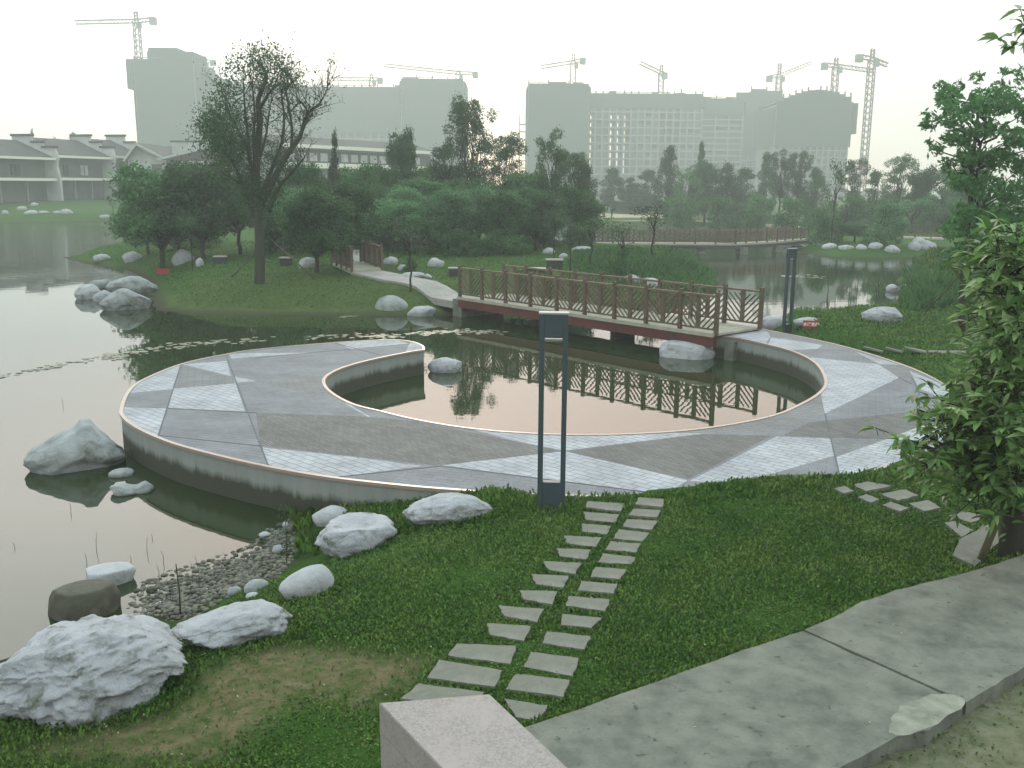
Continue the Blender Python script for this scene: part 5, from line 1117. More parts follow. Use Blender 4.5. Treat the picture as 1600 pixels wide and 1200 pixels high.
# ------------------------------------------------------------------ lawn cover: near clover and blades, one mass
rs = np.random.RandomState(12)
def scatter_grass(name, n, xr, yr, size, mt, keep, seed, hgt=1.0, zoff=0.0):
    r = np.random.RandomState(seed)
    yv = yr[0] + (yr[1] - yr[0]) * r.random(n) ** 1.25; xv = r.uniform(-1, 1, n) * (xr[0] * yv + xr[1]) + xr[2]
    k = keep(xv, yv); xv, yv = xv[k], yv[k]; z = ground(xv, yv); k = z > -0.45; xv, yv, z = xv[k], yv[k], z[k]; n = len(xv)
    ang = r.uniform(0, 6.283, n); s = size * r.uniform(0.5, 1.4, n) * (0.7 + yv / 22); lean = r.uniform(0.3, 1.3, n); up = s * hgt
    dx, dy = np.cos(ang), np.sin(ang); base = np.stack([xv, yv, z + zoff], -1)
    side = np.stack([-dy, dx, np.zeros(n)], -1) * (s * 0.30)[:, None]; out_ = np.stack([dx * lean * s, dy * lean * s, up], -1)
    V = np.stack([base, base + out_ * 0.55 - side + np.stack([0 * s, 0 * s, up * 0.15], -1), base + out_, base + out_ * 0.55 + side + np.stack([0 * s, 0 * s, up * 0.15], -1)], 1).reshape(-1, 3)
    o = link(name, np_mesh(name, V, np.arange(n * 4).reshape(n, 4)), mt); return tag(o, kind='stuff')
stone_np = STONES
def keep_main(x, y):
    k = ~pin(PLAT, x, y) & ~pin(POOL, x, y)
    for P in SLP: k &= ~pin(P, x, y)
    k &= ~pin(PIER, x, y)
    for P in stone_np:
        c = np.mean(P, 0); near = (np.abs(x - c[0]) < 0.5) & (np.abs(y - c[1]) < 0.5)
        if near.any(): k[near] &= ~pin(P, x[near], y[near])
    k &= ~pin(dry, x, y)
    k &= rs.random(len(x)) > 0.95 * soft(dirt, x, y, 0.45)
    k &= ~pin(bed, x, y)
    return k
scatter_grass('grass', 520000, (0.62, 1.0, 0.5), (4.3, 16.5), 0.026, M['blade'], keep_main, 1)
def keep_edge(x, y): return keep_main(x, y) & (rs.random(len(x)) < 0.9)
scatter_grass('grass', 220000, (0.75, 2.0, 1.0), (15, 34), 0.034, M['blade'], keep_edge, 2)
scatter_grass('grass', 260000, (0.62, 0, 0), (28, 60), 0.024, M['blade'], lambda x, y: pin(B, x, y) & (pdist(B, x, y) > 0.15) & ~pin(PATHP, x, y), 3, 0.6)
scatter_grass('grass', 26000, (0.7, 1, 0.5), (3.2, 11), 0.032, M['blade'], lambda x, y: pin(dry, x, y) & ((np.sin(x * 5.1) * np.sin(y * 6.3 + x) > 0.45) | ((np.minimum(pdist(SLP[0], x, y), pdist(SLP[1], x, y)) < 0.22) & (rs.random(len(x)) < 0.8))) & ~pin(SLP[0], x, y) & ~pin(SLP[1], x, y), 44, 0.9)
scatter_grass('dry_grass', 9000, (0.7, 1, 0), (3.5, 9), 0.03, M['blade_dry'], lambda x, y: pin(dry, x, y) | (pin(dirt, x, y) & (rs.random(len(x)) < 0.5)), 4, 0.5)
def keep_lip(x, y):
    k = ~pin(PIER, x, y) & ~pin(dry, x, y) & ~pin(PLAT, x, y); d = np.minimum(pdist(SLP[0], x, y), pdist(SLP[1], x, y)); o = ~(pin(SLP[0], x, y) | pin(SLP[1], x, y))
    both = np.maximum(pdist(SLP[0], x, y), pdist(SLP[1], x, y)); return k & o & (d < 0.09) & (both > 0.12) & (np.sin(x * 4.1) * np.sin(y * 3.3 + x) > -0.35)
scatter_grass('grass', 300000, (0.62, 1.0, 0.5), (5, 13), 0.032, M['blade'], keep_lip, 18, 1.6, 0.06)
# taller tufts along the platform edge and the lawn edge
def keep_tall(x, y):
    k = keep_main(x, y); d = pdist(PLAT, x, y); return k & (d < 0.55) & (y < 17)
scatter_grass('grass', 60000, (0.62, 1.0, 0.5), (9, 17), 0.036, M['blade'], keep_tall, 6, 1.6)
def keep_stone(x, y):
    k = np.zeros(len(x), bool)
    for P in STONES:
        c = np.mean(P, 0); near = np.nonzero((np.abs(x - c[0]) < 0.6) & (np.abs(y - c[1]) < 0.6))[0]
        if len(near) == 0: continue
        d = pdist(P, x[near], y[near]); ins = pin(P, x[near], y[near]); k[near[(d < 0.035) & ~ins]] = True
    return k & keep_main(x, y)
scatter_grass('grass', 240000, (0.25, 0.6, 0.6), (6.8, 13), 0.021, M['blade'], keep_stone, 19, 0.9)
def keep_rock(x, y):
    k = np.zeros(len(x), bool)
    for a, b, c, d in ROCKS:
        q = np.hypot((x - a) / (c + 0.05), (y - b) / (d + 0.05)); k |= (q > 0.82) & (q < 1.12)
    return k & keep_main(x, y)
scatter_grass('grass', 260000, (0.62, 1.0, 0.5), (5, 14), 0.028, M['blade'], keep_rock, 16, 1.6)
# sedge masses
def sedge(poly_px, n, hgt, seed, mt='reed', z0=-0.5):
    P = [tuple(land(*p)[:2]) for p in poly_px]; r = np.random.RandomState(seed); xs = [p[0] for p in P]; yv = [p[1] for p in P]
    x = r.uniform(min(xs), max(xs), n); y = r.uniform(min(yv), max(yv), n); k = pin(P, x, y); x, y = x[k], y[k]; n = len(x); z = np.maximum(ground(x, y), WATER)
    d = pdist(P, x, y); hh = hgt * r.uniform(0.5, 1.1, n) * (0.55 + 0.45 * smooth(d / 1.2)) * (0.8 + 0.3 * np.sin(x * 1.7) * np.sin(y * 1.1)); a = r.uniform(0, 6.28, n); ln = r.uniform(0.05, 0.6, n) * hh; wv = 0.022 + 0.012 * r.random(n)
    b = np.stack([x, y, z], -1); s = np.stack([-np.sin(a) * wv, np.cos(a) * wv, 0 * a], -1); o1 = np.stack([np.cos(a) * ln * 0.3, np.sin(a) * ln * 0.3, hh * 0.6], -1); o2 = np.stack([np.cos(a) * ln, np.sin(a) * ln, hh * 0.95], -1)
    V = np.stack([b - s, b + s, b + o1 + s * 0.8, b + o2, b + o1 - s * 0.8], 1).reshape(-1, 3)
    o = link('sedge', np_mesh('sedge', V, np.arange(n * 5).reshape(n, 5)), M[mt]); tag(o, kind='stuff')
sedge([(880, 428), (1000, 452), (1080, 464), (1116, 452), (1122, 440), (1104, 418), (1084, 405), (1000, 399), (930, 396), (890, 400)], 60000, 0.68, 31)
sedge([(1405, 472), (1420, 488), (1475, 482), (1500, 468), (1490, 445), (1440, 425), (1412, 435)], 30000, 0.9, 32)
sedge([(1455, 455), (1425, 480), (1500, 478), (1515, 460)], 9000, 1.1, 33, 'reed')
sedge([(1440, 440), (1425, 410), (1500, 400), (1560, 420), (1520, 445)], 16000, 0.7, 34, 'blade')
sedge([(450, 800), (492, 790), (498, 868), (462, 875)], 3500, 0.28, 35, 'blade')
# lily pads
def lily(pts, wd, n, seed, sz_=0.09):
    P = [G(*p, WATER + 0.006) for p in pts]; r = random.Random(seed); m = MB()
    for _ in range(n):
        i = r.randrange(len(P) - 1); q = P[i].lerp(P[i + 1], r.random()); q = q + Vector((r.gauss(0, wd * .6), r.gauss(0, wd), 0)); s_ = sz_ * r.uniform(0.6, 1.5); k0 = len(m.v); a0 = r.uniform(0, 6.28); K = 8
        tz = r.uniform(0, 0.006)
        m.v.append((q.x, q.y, q.z + tz))
        for k in range(K): t_ = a0 + k * 5.9 / (K - 1); m.v.append((q.x + s_ * math.cos(t_), q.y + s_ * math.sin(t_), q.z + tz + r.uniform(-.002, .006)))
        for k in range(K - 1): m.f.append((k0, k0 + 1 + k, k0 + 2 + k))
    tag(m.build('lily_pads', M['lily']), kind='stuff')
lily([(-20, 592), (40, 580), (95, 570), (150, 560), (205, 554)], 0.22, 90, 1, 0.06)
lily([(205, 554), (250, 544), (300, 538), (350, 534), (420, 530)], 0.3, 110, 2, 0.07)
lily([(480, 528), (560, 524), (600, 526), (660, 521), (700, 518), (740, 518), (778, 520)], 0.25, 190, 3, 0.08)
lily([(540, 494), (560, 492)], 0.15, 14, 4)
lily([(1225, 432), (1285, 432)], 0.4, 40, 5)
# dead stems standing in the shallow water
for i, (px, yt, yb) in enumerate([(135, 863, 885), (282, 876, 966), (229, 838, 860), (150, 830, 857), (311, 865, 920), (255, 860, 880), (351, 862, 875), (22, 848, 856), (110, 785, 800), (204, 867, 880), (248, 880, 905), (266, 902, 940), (237, 834, 842), (98, 622, 634), (300, 876, 912)]):
    q = G(px, yb, WATER); D = (q - CAM).dot(FW); hh = (yb - yt) * D / F_PX; th = 0.012 if px == 282 else 0.004
    o = MB().tube([(0, 0, -0.1), (0.01, 0, hh * 0.5), (rnd.uniform(-.03, .03), 0, hh)], [th, th * 0.8, th * 0.5], 5).build('reed_stem', M['stem']); o.location = q
    tag(o, 'thickest tall dead stem standing in the pebbles' if px == 282 else 'thin dead stem standing in the still shallow lake water', 'reed stem', 'dead stems in the shallow water')
we = empty('weed', G(448, 880, -0.5), 'tall dark weed growing at the edge of the pebbles below the wall', 'plant'); q = we.location; D = (q - CAM).dot(FW); k_ = D / F_PX
m = MB(); m.tube([(0, 0, 0), (0.01, 0, 0.3), (0.0, 0, 105 * k_)], [0.008, 0.006, 0.003], 5); m.build('stalk', M['stem'], we)
C_ = np.array([(rnd.gauss(0, .05), rnd.gauss(0, .05), rnd.uniform(0.1, 95 * k_)) for _ in range(120)]); V, Fc = leaves(C_, 0.022, 5, 0.4); link('leaves', np_mesh('leaves', V, Fc), M['leaf_dark'], we)
# fallen leaves and weeds in the near left
m = MB(); r_ = random.Random(8)
for _ in range(1300):
    x, y = r_.uniform(-4, 7), r_.uniform(4.5, 12.6); z = gz(x, y)
    if z < -0.3 or pin(PLAT, np.array([x]), np.array([y]))[0]: continue
    onS = any(pin(P_, np.array([x]), np.array([y]))[0] for P_ in SLP)
    if onS and r_.random() < 0.75: continue
    if onS: z = 0.095
    s_ = r_.uniform(0.005, 0.013); a = r_.uniform(0, 6.28); c, s2 = math.cos(a) * s_, math.sin(a) * s_; z += 0.03
    m.quad((x - c, y - s2, z), (x + s2 * .6, y - c * .6, z + .004), (x + c, y + s2, z + .008), (x - s2 * .6, y + c * .6, z + .002))
tag(m.build('leaf_litter', mat('fallen_pale_leaves', (0.20, 0.23, 0.13), 0.8, 0.2, island=0.5)), kind='stuff')

# ------------------------------------------------------------------ terrace houses on the left bank
CPX = cp / F_PX
def on_line(O, u, px):
    k = (px - 800 + 2.0) * CPX; t_ = (k * O[1] - O[0]) / (u[0] - k * u[1]); return Vector((O[0] + u[0] * t_, O[1] + u[1] * t_, 0))
def zat(p, py, px=None):  # height at ground position p seen at photo row py
    d = Vector((p.x, p.y, 0)); lo, hi = -5.0, 160.0
    for _ in range(40):
        m_ = (lo + hi) / 2; v = Vector((p.x, p.y, m_)) - CAM; yy = 600 - v.dot(UV) / v.dot(FW) * F_PX
        if yy > py: lo = m_
        else: hi = m_
    return lo
O = (-0.5 * 129 - 6, 129.0); O = (PT(-60, 300, 124).x, 124.0); u = Vector((0.33, 0.944, 0)).normalized(); v = Vector((-u.y, u.x, 0))
marks = [-60, 83, 172, 224]; names = ['leftmost terrace house with a grey tiled roof and deep balcony', 'middle terrace house with a pale upstairs window and stepped white wall', 'right terrace house beside the small gable, partly behind the dense tree']
zb = 1.2
for i in range(3):
    a = on_line(O, u, marks[i]); b = on_line(O, u, marks[i + 1]); mid = (a + b) / 2
    ze, zr, zf = zat(a.lerp(b, 0.5), 246), 0, zat(a.lerp(b, 0.5), 280)
    zr = zat(b + v * 6.3, 219)
    e = empty('terrace_house', (mid.x, mid.y, zb), names[i], 'house', 'terrace houses on the far left bank', math.atan2(u.y, u.x)); Lh = (b - a).length; hx = Lh / 2
    ze -= zb; zr -= zb; zf -= zb
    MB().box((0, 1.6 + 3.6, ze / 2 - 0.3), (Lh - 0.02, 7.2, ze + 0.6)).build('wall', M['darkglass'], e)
    m = MB(); m.quad((-hx, -0.5, ze + 0.1), (hx, -0.5, ze + 0.1), (hx, 6.3, zr), (-hx, 6.3, zr)); m.quad((-hx, 6.3, zr), (hx, 6.3, zr), (hx, 13, ze), (-hx, 13, ze)); m.quad((-hx, -0.5, ze + 0.1), (-hx, 13, ze), (hx, 13, ze), (hx, -0.5, ze + 0.1)); m.build('roof', M['tile'], e)
    MB().box((0, -0.35, ze), (Lh, 0.5, 0.32)).build('eave_band', M['band'], e)
    MB().box((0, 0.5, zf), (Lh, 2.0, 0.38)).build('balcony_slab', M['band'], e)
    for xx in (hx * 0.28, -hx * 0.35): f = MB().box((xx, 1.55, zf + 1.3), (1.5 if xx > 0 else 0.9, 0.12, 1.5)).build('window', M['winlight'] if (i == 1 and xx > 0) else M['frame'], e); MB().box((xx, 1.46, zf + 1.3), (0.08, 0.05, 1.5)).build('mullion', M['frame'], f)
    for xx in (-hx * 0.6, -0.1 * hx, hx * 0.5): MB().box((xx, 1.5, (zf - 0.2) / 2), (0.25, 0.25, zf - 0.2)).build('column', M['cast'], e)
    # stepped party wall on the right side of each house
    w_ = MB(); hz = zat(b + v * 0.3, 225) - zb
    pts = [(-1.0, -0.5), (-1.0, zf), (-0.6, ze * 0.83), (-0.9, ze), (-0.9, ze + 0.2), (-0.5, hz * 0.93), (1.7, hz * 0.93), (1.7, hz + 0.15), (3.6, hz + 0.15), (3.6, zr + 0.55), (7.2, zr + 0.55), (7.2, -0.5)]
    n = len(w_.v); k = len(pts)
    for xx in (hx - 0.18, hx + 0.18): w_.v += [(xx, p_[0], p_[1]) for p_ in pts]
    w_.f.append(tuple(range(k))); w_.f.append(tuple(range(2 * k - 1, k - 1, -1)))
    for j in range(k): w_.f.append((j, k + j, k + (j + 1) % k, (j + 1) % k))
    pw_ = w_.build('party_wall', M['wallwhite'], e)
    c_ = MB()
    for (ya, yb_, z_) in ((-0.7, 1.8, hz * 0.93), (1.6, 3.7, hz + 0.15), (3.5, 7.3, zr + 0.55)): c_.box((hx, (ya + yb_) / 2, z_ + 0.16), (0.7, yb_ - ya, 0.3))
    c_.build('coping', M['coping'], pw_)
# gabled white house right of the terrace
def gable_house(px0, px1, ridge_px, ytop, yeave, ybase, D, depth, label, dark=False):
    a = PT(px0, 290, D); b = PT(px1, 290, D); c = PT(ridge_px, 290, D); e = empty('gabled_house', (c.x, D, 0), label, 'house')
    ze0 = PT(px0, yeave, D).z; zr_ = PT(ridge_px, ytop, D).z; zb_ = PT(c.x, ybase, D).z; x0_, x1_ = a.x - c.x, b.x - c.x
    z0_ = 0.5
    m = MB(); k0 = 0; pts = [(x0_, z0_), (x1_, z0_), (x1_, ze0), (0, zr_), (x0_, ze0)]
    for yy in (0, depth): m.v += [(p_[0], yy, p_[1]) for p_ in pts]
    m.f += [(0, 1, 2, 3, 4), (9, 8, 7, 6, 5)]
    for j in range(5): m.f.append((j, 5 + j, 5 + (j + 1) % 5, (j + 1) % 5))
    m.build('wall', M['wallwhite'] if not dark else M['frame'], e)
    r = MB()
    for s_, xe in ((-1, x0_), (1, x1_)):
        sl_ = Vector((xe, 0, ze0 - zr_)); n_ = Vector((0, 0, 0.12)); o_ = sl_ * 1.10
        r.beam(Vector((0, depth / 2 - 0.5, zr_ + 0.15)), Vector((o_.x, depth / 2 - 0.5, zr_ + o_.z + 0.15)), depth + 1.6, 0.22, up=Vector((0, 0, 1)))
    r.build('roof', M['tile'], e)
    f = MB()
    for xe in (x0_, x1_): f.beam(Vector((0, -1.36, zr_ + 0.05)), Vector((xe * 1.10, -1.36, zr_ + (ze0 - zr_) * 1.10 + 0.05)), 0.1, 0.35)
    f.build('verge_board', M['wallwhite'], e)
    return e, x0_, x1_, ze0, zr_
e, xa, xb, ze_, zr_ = gable_house(203, 268, 222, 226, 250, 310, 150, 9, 'small white gabled house between the terrace and the grove')
MB().box((xb * 0.55, -0.03, ze_ - 1.2), (1.6, 0.1, 1.2)).build('window', M['frame'], e)
e, xa, xb, ze_, zr_ = gable_house(262, 372, 340, 229, 248, 310, 145, 10, 'wide gabled house with dark timber framing behind the tall bare tree', True)
for j in range(6):
    xx = xa + (xb - xa) * (0.22 + 0.14 * j); MB().box((xx, -0.04, ze_ - 0.9), (1.25, 0.1, 1.2)).build('window', M['winlight'], e)
MB().box(((xa + xb) / 2, -0.06, ze_ - 1.9), ((xb - xa) * 0.96, 0.12, 0.5)).build('floor_band', M['wallwhite'], e)
m = MB(); q0, q1 = PT(218, 226, 158), PT(300, 231, 158)
MB().box((0, 0, 0), (0.01, 0.01, 0.01))
ar = empty('low_hall', (PT(262, 290, 158).x, 158, 0), 'low hall with a dark tiled roof behind the gabled houses', 'house')
x0_, x1_ = PT(222, 290, 158).x - ar.location.x, PT(320, 290, 158).x - ar.location.x
z1_, z2_ = PT(250, 246, 158).z, PT(250, 227, 158).z
MB().box(((x0_ + x1_) / 2, 4, z1_ / 2), (x1_ - x0_, 8, z1_)).build('wall', M['wallwhite'], ar)
m = MB(); m.quad((x0_, -0.6, z1_), (x1_, -0.6, z1_), (x1_, 4, z2_), (x0_, 4, z2_)); m.quad((x0_, 4, z2_), (x1_, 4, z2_), (x1_, 8.6, z1_), (x0_, 8.6, z1_)); m.quad((x0_, -.6, z1_), (x0_, 8.6, z1_), (x1_, 8.6, z1_), (x1_, -.6, z1_)); m.build('roof', M['tile'], ar)
MB().box((x1_ - 2.2, -0.7, z2_ - 0.5), (5.0, 0.3, 1.9)).build('stepped_gable', M['wallwhite'], ar); MB().box((x1_ - 2.2, -0.7, z2_ + 0.6), (5.4, 0.5, 0.28)).build('coping', M['coping'], ar)
# long building with a grey roof in the middle
O2 = (PT(440, 290, 136).x, 136.0); E2 = PT(676, 290, 166); u2 = Vector((E2.x - O2[0], 30, 0)).normalized(); v2 = Vector((-u2.y, u2.x, 0)); Lq = math.hypot(E2.x - O2[0], 30)
a = Vector((O2[0], O2[1], 0)); e = empty('long_pavilion', (a.x, a.y, 0), 'long two storey building with a grey roof and a row of upstairs windows', 'building', None, math.atan2(u2.y, u2.x))
zr_, zc, zs, zw = zat(a, 208), zat(a, 226), zat(a, 252), zat(a, 262)
MB().box((Lq / 2, 5, zc / 2), (Lq, 9, zc)).build('wall', M['cast'], e)
m = MB(); m.quad((-.5, -0.9, zc), (Lq + .5, -0.9, zc), (Lq + .5, 4.5, zr_), (-.5, 4.5, zr_)); m.quad((-.5, 4.5, zr_), (Lq + .5, 4.5, zr_), (Lq + .5, 10, zc), (-.5, 10, zc)); m.quad((-.5, -.9, zc), (-.5, 10, zc), (Lq + .5, 10, zc), (Lq + .5, -.9, zc)); m.build('roof', M['tile'], e)
MB().box((Lq / 2, -0.85, zc - 0.05), (Lq + 1, 0.3, 0.5)).build('eave_band', M['band'], e)
MB().box((Lq / 2, 0.42, (zs + zc) / 2 - 0.3), (Lq, 0.1, zc - zs - 0.5)).build('timber_band', M['frame'], e)
MB().box((Lq / 2, -0.3, zs - 0.45), (Lq, 1.2, 0.75)).build('balcony_parapet', M['band'], e)
for j in range(14):
    xx = 2.4 + j * (Lq - 4) / 14; f = MB().box((xx, 0.32, (zs + zc) / 2 - 0.35), (1.5, 0.1, zc - zs - 1.1)).build('window', M['winlight'], e)
MB().box((Lq / 2, 0.40, (zs - 0.9) / 2), (Lq, 0.1, zs - 1.4)).build('ground_floor_glazing', M['darkglass'], e)

# ------------------------------------------------------------------ high-rise shells under construction
def tower(px0, px1, ytop, D, depth, label, floors, wing=None, netting=0.0, cols=None, openp=0.25, seed=0, seethrough=None, curve=0):
    r_ = random.Random(seed); a = PT(px0, ytop, D); b = PT(px1, ytop, D); W_ = b.x - a.x; Ht = a.z; e = empty('construction_block', ((a.x + b.x) / 2, D + depth / 2, 0), label, 'building', 'unfinished high-rise blocks')
    cols = cols or max(3, int(W_ / 6.0)); bw = W_ / cols; fh = Ht / floors; s_ = MB(); c_ = MB(); fc_ = {}; net = MB(); hx = W_ / 2
    def topz(xm):  # optional curved roofline
        if not curve: return Ht
        tt = (xm + hx) / W_; return Ht * (1 - curve * (1 - math.sin(math.pi * min(1, 0.15 + tt * 0.62))))
    for j in range(floors + 1):
        z = j * fh
        if not curve: s_.box((0, 0, z), (W_ + 0.9, depth + 0.9, 0.5))
        else:
            for i in range(cols):
                xm = -hx + bw * (i + 0.5)
                if z <= topz(xm) + 0.5: s_.box((xm, 0, z), (bw + (0.001 * (i % 2)), depth + 0.6, 0.38 + 0.002 * (i % 2)))
    for i in range(cols + 1):
        x = -hx + bw * i; xt = topz(min(hx, max(-hx, x)))
        for y in (-depth / 2, depth / 2): c_.box((x, y, xt / 2), (0.6, 0.6, xt))
        c_.box((x, 0, xt / 2), (0.3, depth - 1, xt - 0.4))
    for j in range(floors):
        for i in range(cols):
            xm = -hx + bw * (i + 0.5)
            if (j + 1) * fh > topz(xm) + 0.6: continue
            see = seethrough and (i in seethrough[0]) and (j in seethrough[1])
            if see: continue
            nettd = j >= floors * (1 - netting)
            if nettd: continue
            op = r_.random() < openp
            f_ = fc_.setdefault(i, MB()); f_.box((xm, -depth / 2 + 0.5, j * fh + fh * (0.5 if not op else 0.25)), (bw - 0.7, 0.25, (fh - 0.4) * (1 if not op else 0.4)))
            f_.box((xm, depth / 2 - 0.5, j * fh + fh / 2), (bw - 0.7, 0.25, fh - 0.4))
    s_.build('floor_slabs', M['castlight'], e); c_.build('columns', M['cast'], e)
    for i in fc_:
        if fc_[i].v: fc_[i].build('infill_wall', M['castdark'], e)
    if netting:
        z0_ = Ht * (1 - netting)
        for i in range(cols):
            xm = -hx + bw * (i + 0.5); zt_ = topz(xm)
            for y in (-depth / 2 - 0.7, depth / 2 + 0.7): net.box((xm, y, (z0_ + zt_ + 1) / 2), (bw, 0.12, zt_ + 1 - z0_))
        for x in (-hx - 0.7, hx + 0.7): net.box((x, 0, (z0_ + topz(x * 0.99)) / 2), (0.12, depth + 1.3, topz(x * 0.99) - z0_))
        net.build('scaffold_netting', M['netting'], e)
    # starter bars and props on the roof
    m = MB()
    for i in range(0, cols + 1):
        x = -hx + bw * i; zt_ = topz(min(hx, max(-hx, x)))
        if r_.random() < 0.75: m.box((x, -depth / 2, zt_ + 1.2), (0.4, 0.4, 2.6 * r_.uniform(0.5, 1.3)))
    if not curve:
        for i in range(cols): 
            if r_.random() < 0.45: m.box((-hx + bw * (i + 0.5), r_.uniform(-depth / 3, depth / 3), Ht + 0.9), (bw * r_.uniform(0.4, 1.0), 5, 1.6 * r_.uniform(0.6, 1.6)))
        m.beam((-hx, -depth / 2, Ht + 1.5), (hx * r_.uniform(-0.2, 0.6), -depth / 2, Ht + 1.5), 0.2, 0.25)
    m.build('roof_props', M['crane'], e)
    return e, W_, Ht, fh
# left tower
e, W_, Ht, fh = tower(210, 302, 97, 345, 22, 'left unfinished tower wrapped in netting with an overhang on its left', 17, netting=0.72, seed=1)
m = MB(); z0_ = PT(200, 137, 345).z
m.box((-W_ / 2 - 2.6, 0, (z0_ + Ht + 1.5) / 2), (4.0, 14, Ht + 1.5 - z0_)); m.build('cantilevered_scaffold', M['netting'], e)
m = MB()
for k in range(6): m.box((-W_ / 2 - 1.6, 0, z0_ - 3.2 - k * 3.1), (3.2, 8, 0.5))
m.build('loading_platforms', M['cast'], e)
m = MB(); m.box((1.2, 0, Ht + 2.0), (W_ * 0.78, 16, 4.0)); m.box((-2, 0, Ht + 3.5), (W_ * 0.5, 12, 4.0)); m.build('roof_formwork', M['netting'], e)
tower(302, 332, 118, 350, 20, 'lower stepped block on the right of the left tower', 15, netting=0.8, seed=2)
tower(330, 470, 134, 420, 18, 'hazy block behind the tall bare tree', 16, netting=0.3, seed=3, openp=0.1)
tower(455, 627, 139, 400, 18, 'long hazy block in the middle of the left group', 15, seed=4, openp=0.45, netting=0.42, cols=14, seethrough=((3, 4, 5, 8, 9), (2, 3, 4, 5, 6, 7, 8)))
tower(627, 724, 127, 395, 22, 'taller block closing the left group on its right', 19, netting=0.75, seed=5, openp=0.2)
tower(826, 920, 135, 360, 24, 'square netted tower at the left end of the right group', 17, netting=0.8, seed=6)
m_e, W_, Ht, fh = tower(920, 1098, 150, 375, 16, 'long slab block with bright openings right of the square tower', 13, netting=0.12, seed=7, openp=0.35, cols=16, seethrough=((0, 3, 4, 5, 10, 11, 12), (10, 9, 8, 7, 6, 5, 4, 3)))
tower(1098, 1162, 158, 378, 16, 'lower block joining the slab block and the curved block', 16, netting=0.15, seed=8, openp=0.3)
tower(1150, 1222, 143, 395, 18, 'hazy stepped block behind the curved tower', 17, netting=0.6, seed=9, curve=0.12)
e, W_, Ht, fh = tower(1215, 1330, 145, 330, 24, 'curved topped netted tower at the right end of the group', 15, netting=0.5, seed=10, curve=0.22, cols=12)
m = MB(); z0_ = PT(1340, 208, 330).z; m.box((W_ / 2 + 2.3, 0, (z0_ + Ht * 0.92) / 2), (3.6, 16, Ht * 0.92 - z0_)); m.build('cantilevered_scaffold', M['netting'], e)
m = MB()
for k in range(6): m.box((W_ / 2 + 1.0, 0, z0_ - 3.0 - k * 3.1), (2.4, 8, 0.5))
m.build('loading_platforms', M['cast'], e)
def crane(px, ytop, ybase, yj, xt, yt_, xc, yc_, D, label, lattice_step=3.0):
    q = PT(px, ybase, D); zt_ = PT(px, ytop, D).z; zj = PT(px, yj, D).z; e = empty('tower_crane', (q.x, D, 0), label, 'crane', 'tower cranes over the building site'); zb_ = 0
    def lat(mb, a, b, s_, r=0.22):
        a = Vector(a); b = Vector(b); d = (b - a).normalized(); n1_ = d.cross(Vector((0, 1, 0))).normalized() if abs(d.y) < 0.9 else Vector((1, 0, 0)); n2_ = d.cross(n1_); L_ = (b - a).length
        cs = [n1_ * i * s_ / 2 + n2_ * j * s_ / 2 for i, j in ((-1, -1), (1, -1), (1, 1), (-1, 1))]
        for c in cs: mb.beam(a + c, b + c, r, r)
        k = int(L_ / s_)
        for i in range(k):
            p1, p2 = a + d * L_ * i / k, a + d * L_ * (i + 1) / k
            for w1, w2 in ((0, 1), (2, 3), (1, 2), (3, 0)): mb.beam(p1 + cs[w1], p2 + cs[w2], r * 0.6, r * 0.6)
    m = MB(); lat(m, (0, 0, zb_), (0, 0, zj), 1.9, 0.3); m.build('mast', M['crane'], e)
    jt = PT(xt, yt_, D); jc = PT(xc, yc_, D); tipx, cx_ = jt.x - q.x, jc.x - q.x
    m = MB(); lat(m, (0, 0, zj), (tipx, 0, jt.z), 1.2, 0.22); m.build('jib', M['crane'], e)
    m = MB(); lat(m, (0, 0, zj), (cx_, 0, jc.z), 1.2, 0.22); m.build('counter_jib', M['crane'], e)
    MB().box((cx_ * 0.92, 0, jc.z - 0.6), (2.2, 1.8, 2.4)).build('counterweight', M['cast'], e)
    m = MB(); lat(m, (0, 0, zj), (0, 0, zt_), 1.0, 0.25); m.build('apex', M['crane'], e)
    m = MB(); m.beam((0, 0, zt_), (tipx * 0.6, 0, zj + (jt.z - zj) * 0.6), 0.1, 0.1); m.beam((0, 0, zt_), (cx_ * 0.9, 0, jc.z), 0.1, 0.1); m.build('tie_bar', M['crane'], e)
    MB().box((1.2, -1.0, zj - 1.5), (1.5, 1.5, 2.0)).build('cab', M['cast'], e)
crane(217, 18, 90, 33, 117, 35, 241, 30, 352, 'tallest crane above the left tower with a long level jib')
crane(321, 88, 130, 96, 300, 96, 334, 96, 420, 'small crane between the left tower and the tall bare tree')
crane(581, 116, 140, 124, 520, 123, 595, 124, 415, 'crane above the long hazy block of the left group')
crane(716, 110, 130, 114, 600, 102, 745, 115, 410, 'crane with the longest drooping jib above the left group')
crane(895, 84, 133, 97, 845, 105, 912, 93, 385, 'crane above the square netted tower')
crane(1032, 101, 148, 114, 1000, 98, 1039, 116, 395, 'crane with a raised jib above the slab block')
crane(1215, 99, 158, 118, 1268, 98, 1201, 121, 400, 'crane with a jib rising to the right above the stepped block')
crane(1303, 90, 146, 103, 1366, 111, 1287, 101, 355, 'crane standing on the curved topped tower')
crane(1350, 76, 250, 92, 1387, 102, 1341, 88, 322, 'crane standing at the right flank of the curved topped tower')
mst = MB(); q = PT(818, 180, 360); e = empty('hoist_mast', (q.x, 360, 0), 'open scaffold mast left of the square netted tower', 'scaffold'); zt_ = q.z
for k in range(int(zt_ / 2.6)): mst.box((0, 0, k * 2.6), (3.0, 2, 0.35))
for s_ in (-1.4, 1.4): mst.box((s_, 0, zt_ / 2), (0.3, 0.3, zt_))
mst.build('frame', M['crane'], e)

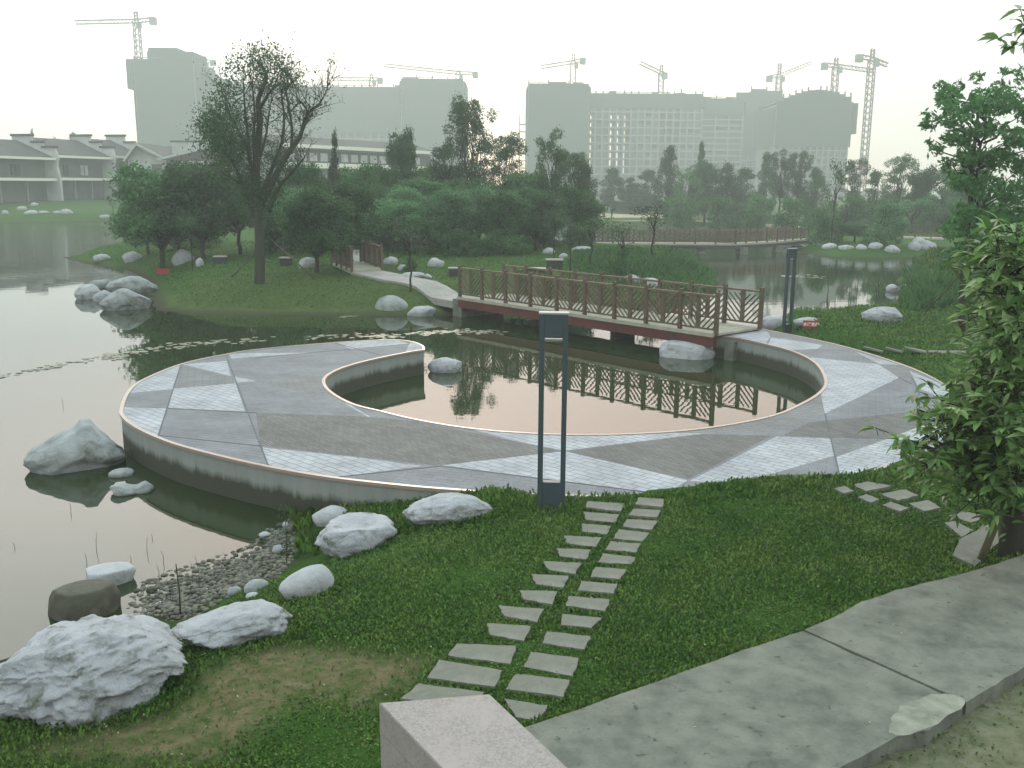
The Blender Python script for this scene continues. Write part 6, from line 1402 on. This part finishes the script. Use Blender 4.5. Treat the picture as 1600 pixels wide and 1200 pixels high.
# ------------------------------------------------------------------ person on the far path
pp = land(956, 341); pe_ = empty('person', pp, 'person in dark clothes bending forward on the sandy far path', 'person', None, 0.4)
def skin(name, verts, edges, rad, m, parent, root=0):
    me = bpy.data.meshes.new(name); me.from_pydata(verts, edges, []); o = bpy.data.objects.new(name, me); COL.objects.link(o)
    md = o.modifiers.new('s', 'SKIN'); 
    for i, r in enumerate(rad): me.skin_vertices[0].data[i].radius = (r, r)
    me.skin_vertices[0].data[root].use_root = True
    o.modifiers.new('u', 'SUBSURF').levels = 1
    bpy.context.view_layer.update(); dg = bpy.context.evaluated_depsgraph_get(); m2 = bpy.data.meshes.new_from_object(o.evaluated_get(dg)); bpy.data.objects.remove(o)
    m2.materials.clear(); return link(name, m2, m, parent, True)
bv = [(0, 0, 0.86), (0.08, 0, 1.0), (0.24, 0, 1.2), (0.34, 0, 1.3), (0.42, 0, 1.38), (0.47, 0, 1.43), (0, 0.1, 0.8), (0.03, 0.12, 0.45), (-0.02, 0.13, 0.05), (0.1, 0.13, 0.02), (0, -0.1, 0.8), (-0.03, -0.12, 0.45), (-0.12, -0.13, 0.05), (0, -0.13, 0.02), (0.28, 0.18, 1.22), (0.36, 0.22, 0.98), (0.46, 0.2, 0.78), (0.28, -0.18, 1.22), (0.34, -0.22, 0.98), (0.44, -0.2, 0.78)]
be = [(0, 1), (1, 2), (2, 3), (3, 4), (4, 5), (0, 6), (6, 7), (7, 8), (8, 9), (0, 10), (10, 11), (11, 12), (12, 13), (2, 14), (14, 15), (15, 16), (2, 17), (17, 18), (18, 19)]
skin('body', bv, be, [.14, .14, .16, .07, .09, .085, .09, .065, .045, .04, .09, .065, .045, .04, .06, .045, .035, .06, .045, .035], M['cloth'], pe_)
bm = bmesh.new(); bmesh.ops.create_uvsphere(bm, u_segments=10, v_segments=8, radius=0.105); bm.transform(Matrix.Translation((0.445, 0, 1.45))); me = bpy.data.meshes.new('hair'); bm.to_mesh(me); bm.free(); link('hair', me, M['frame'], pe_, True)

# ------------------------------------------------------------------ haze
hz_ = MB().box((0, 330, 58), (1500, 860, 120)).build('haze'); tag(hz_, kind='stuff')
hm = bpy.data.materials.new('haze'); hm.use_nodes = True; t = hm.node_tree; t.nodes.remove(t.nodes['Principled BSDF'])
pv = t.nodes.new('ShaderNodeVolumePrincipled'); pv.inputs['Color'].default_value = (0.83, 0.93, 0.885, 1); pv.inputs['Density'].default_value = 0.0015; pv.inputs['Anisotropy'].default_value = 0.3
t.links.new(pv.outputs[0], t.nodes['Material Output'].inputs['Volume']); hz_.data.materials.append(hm)
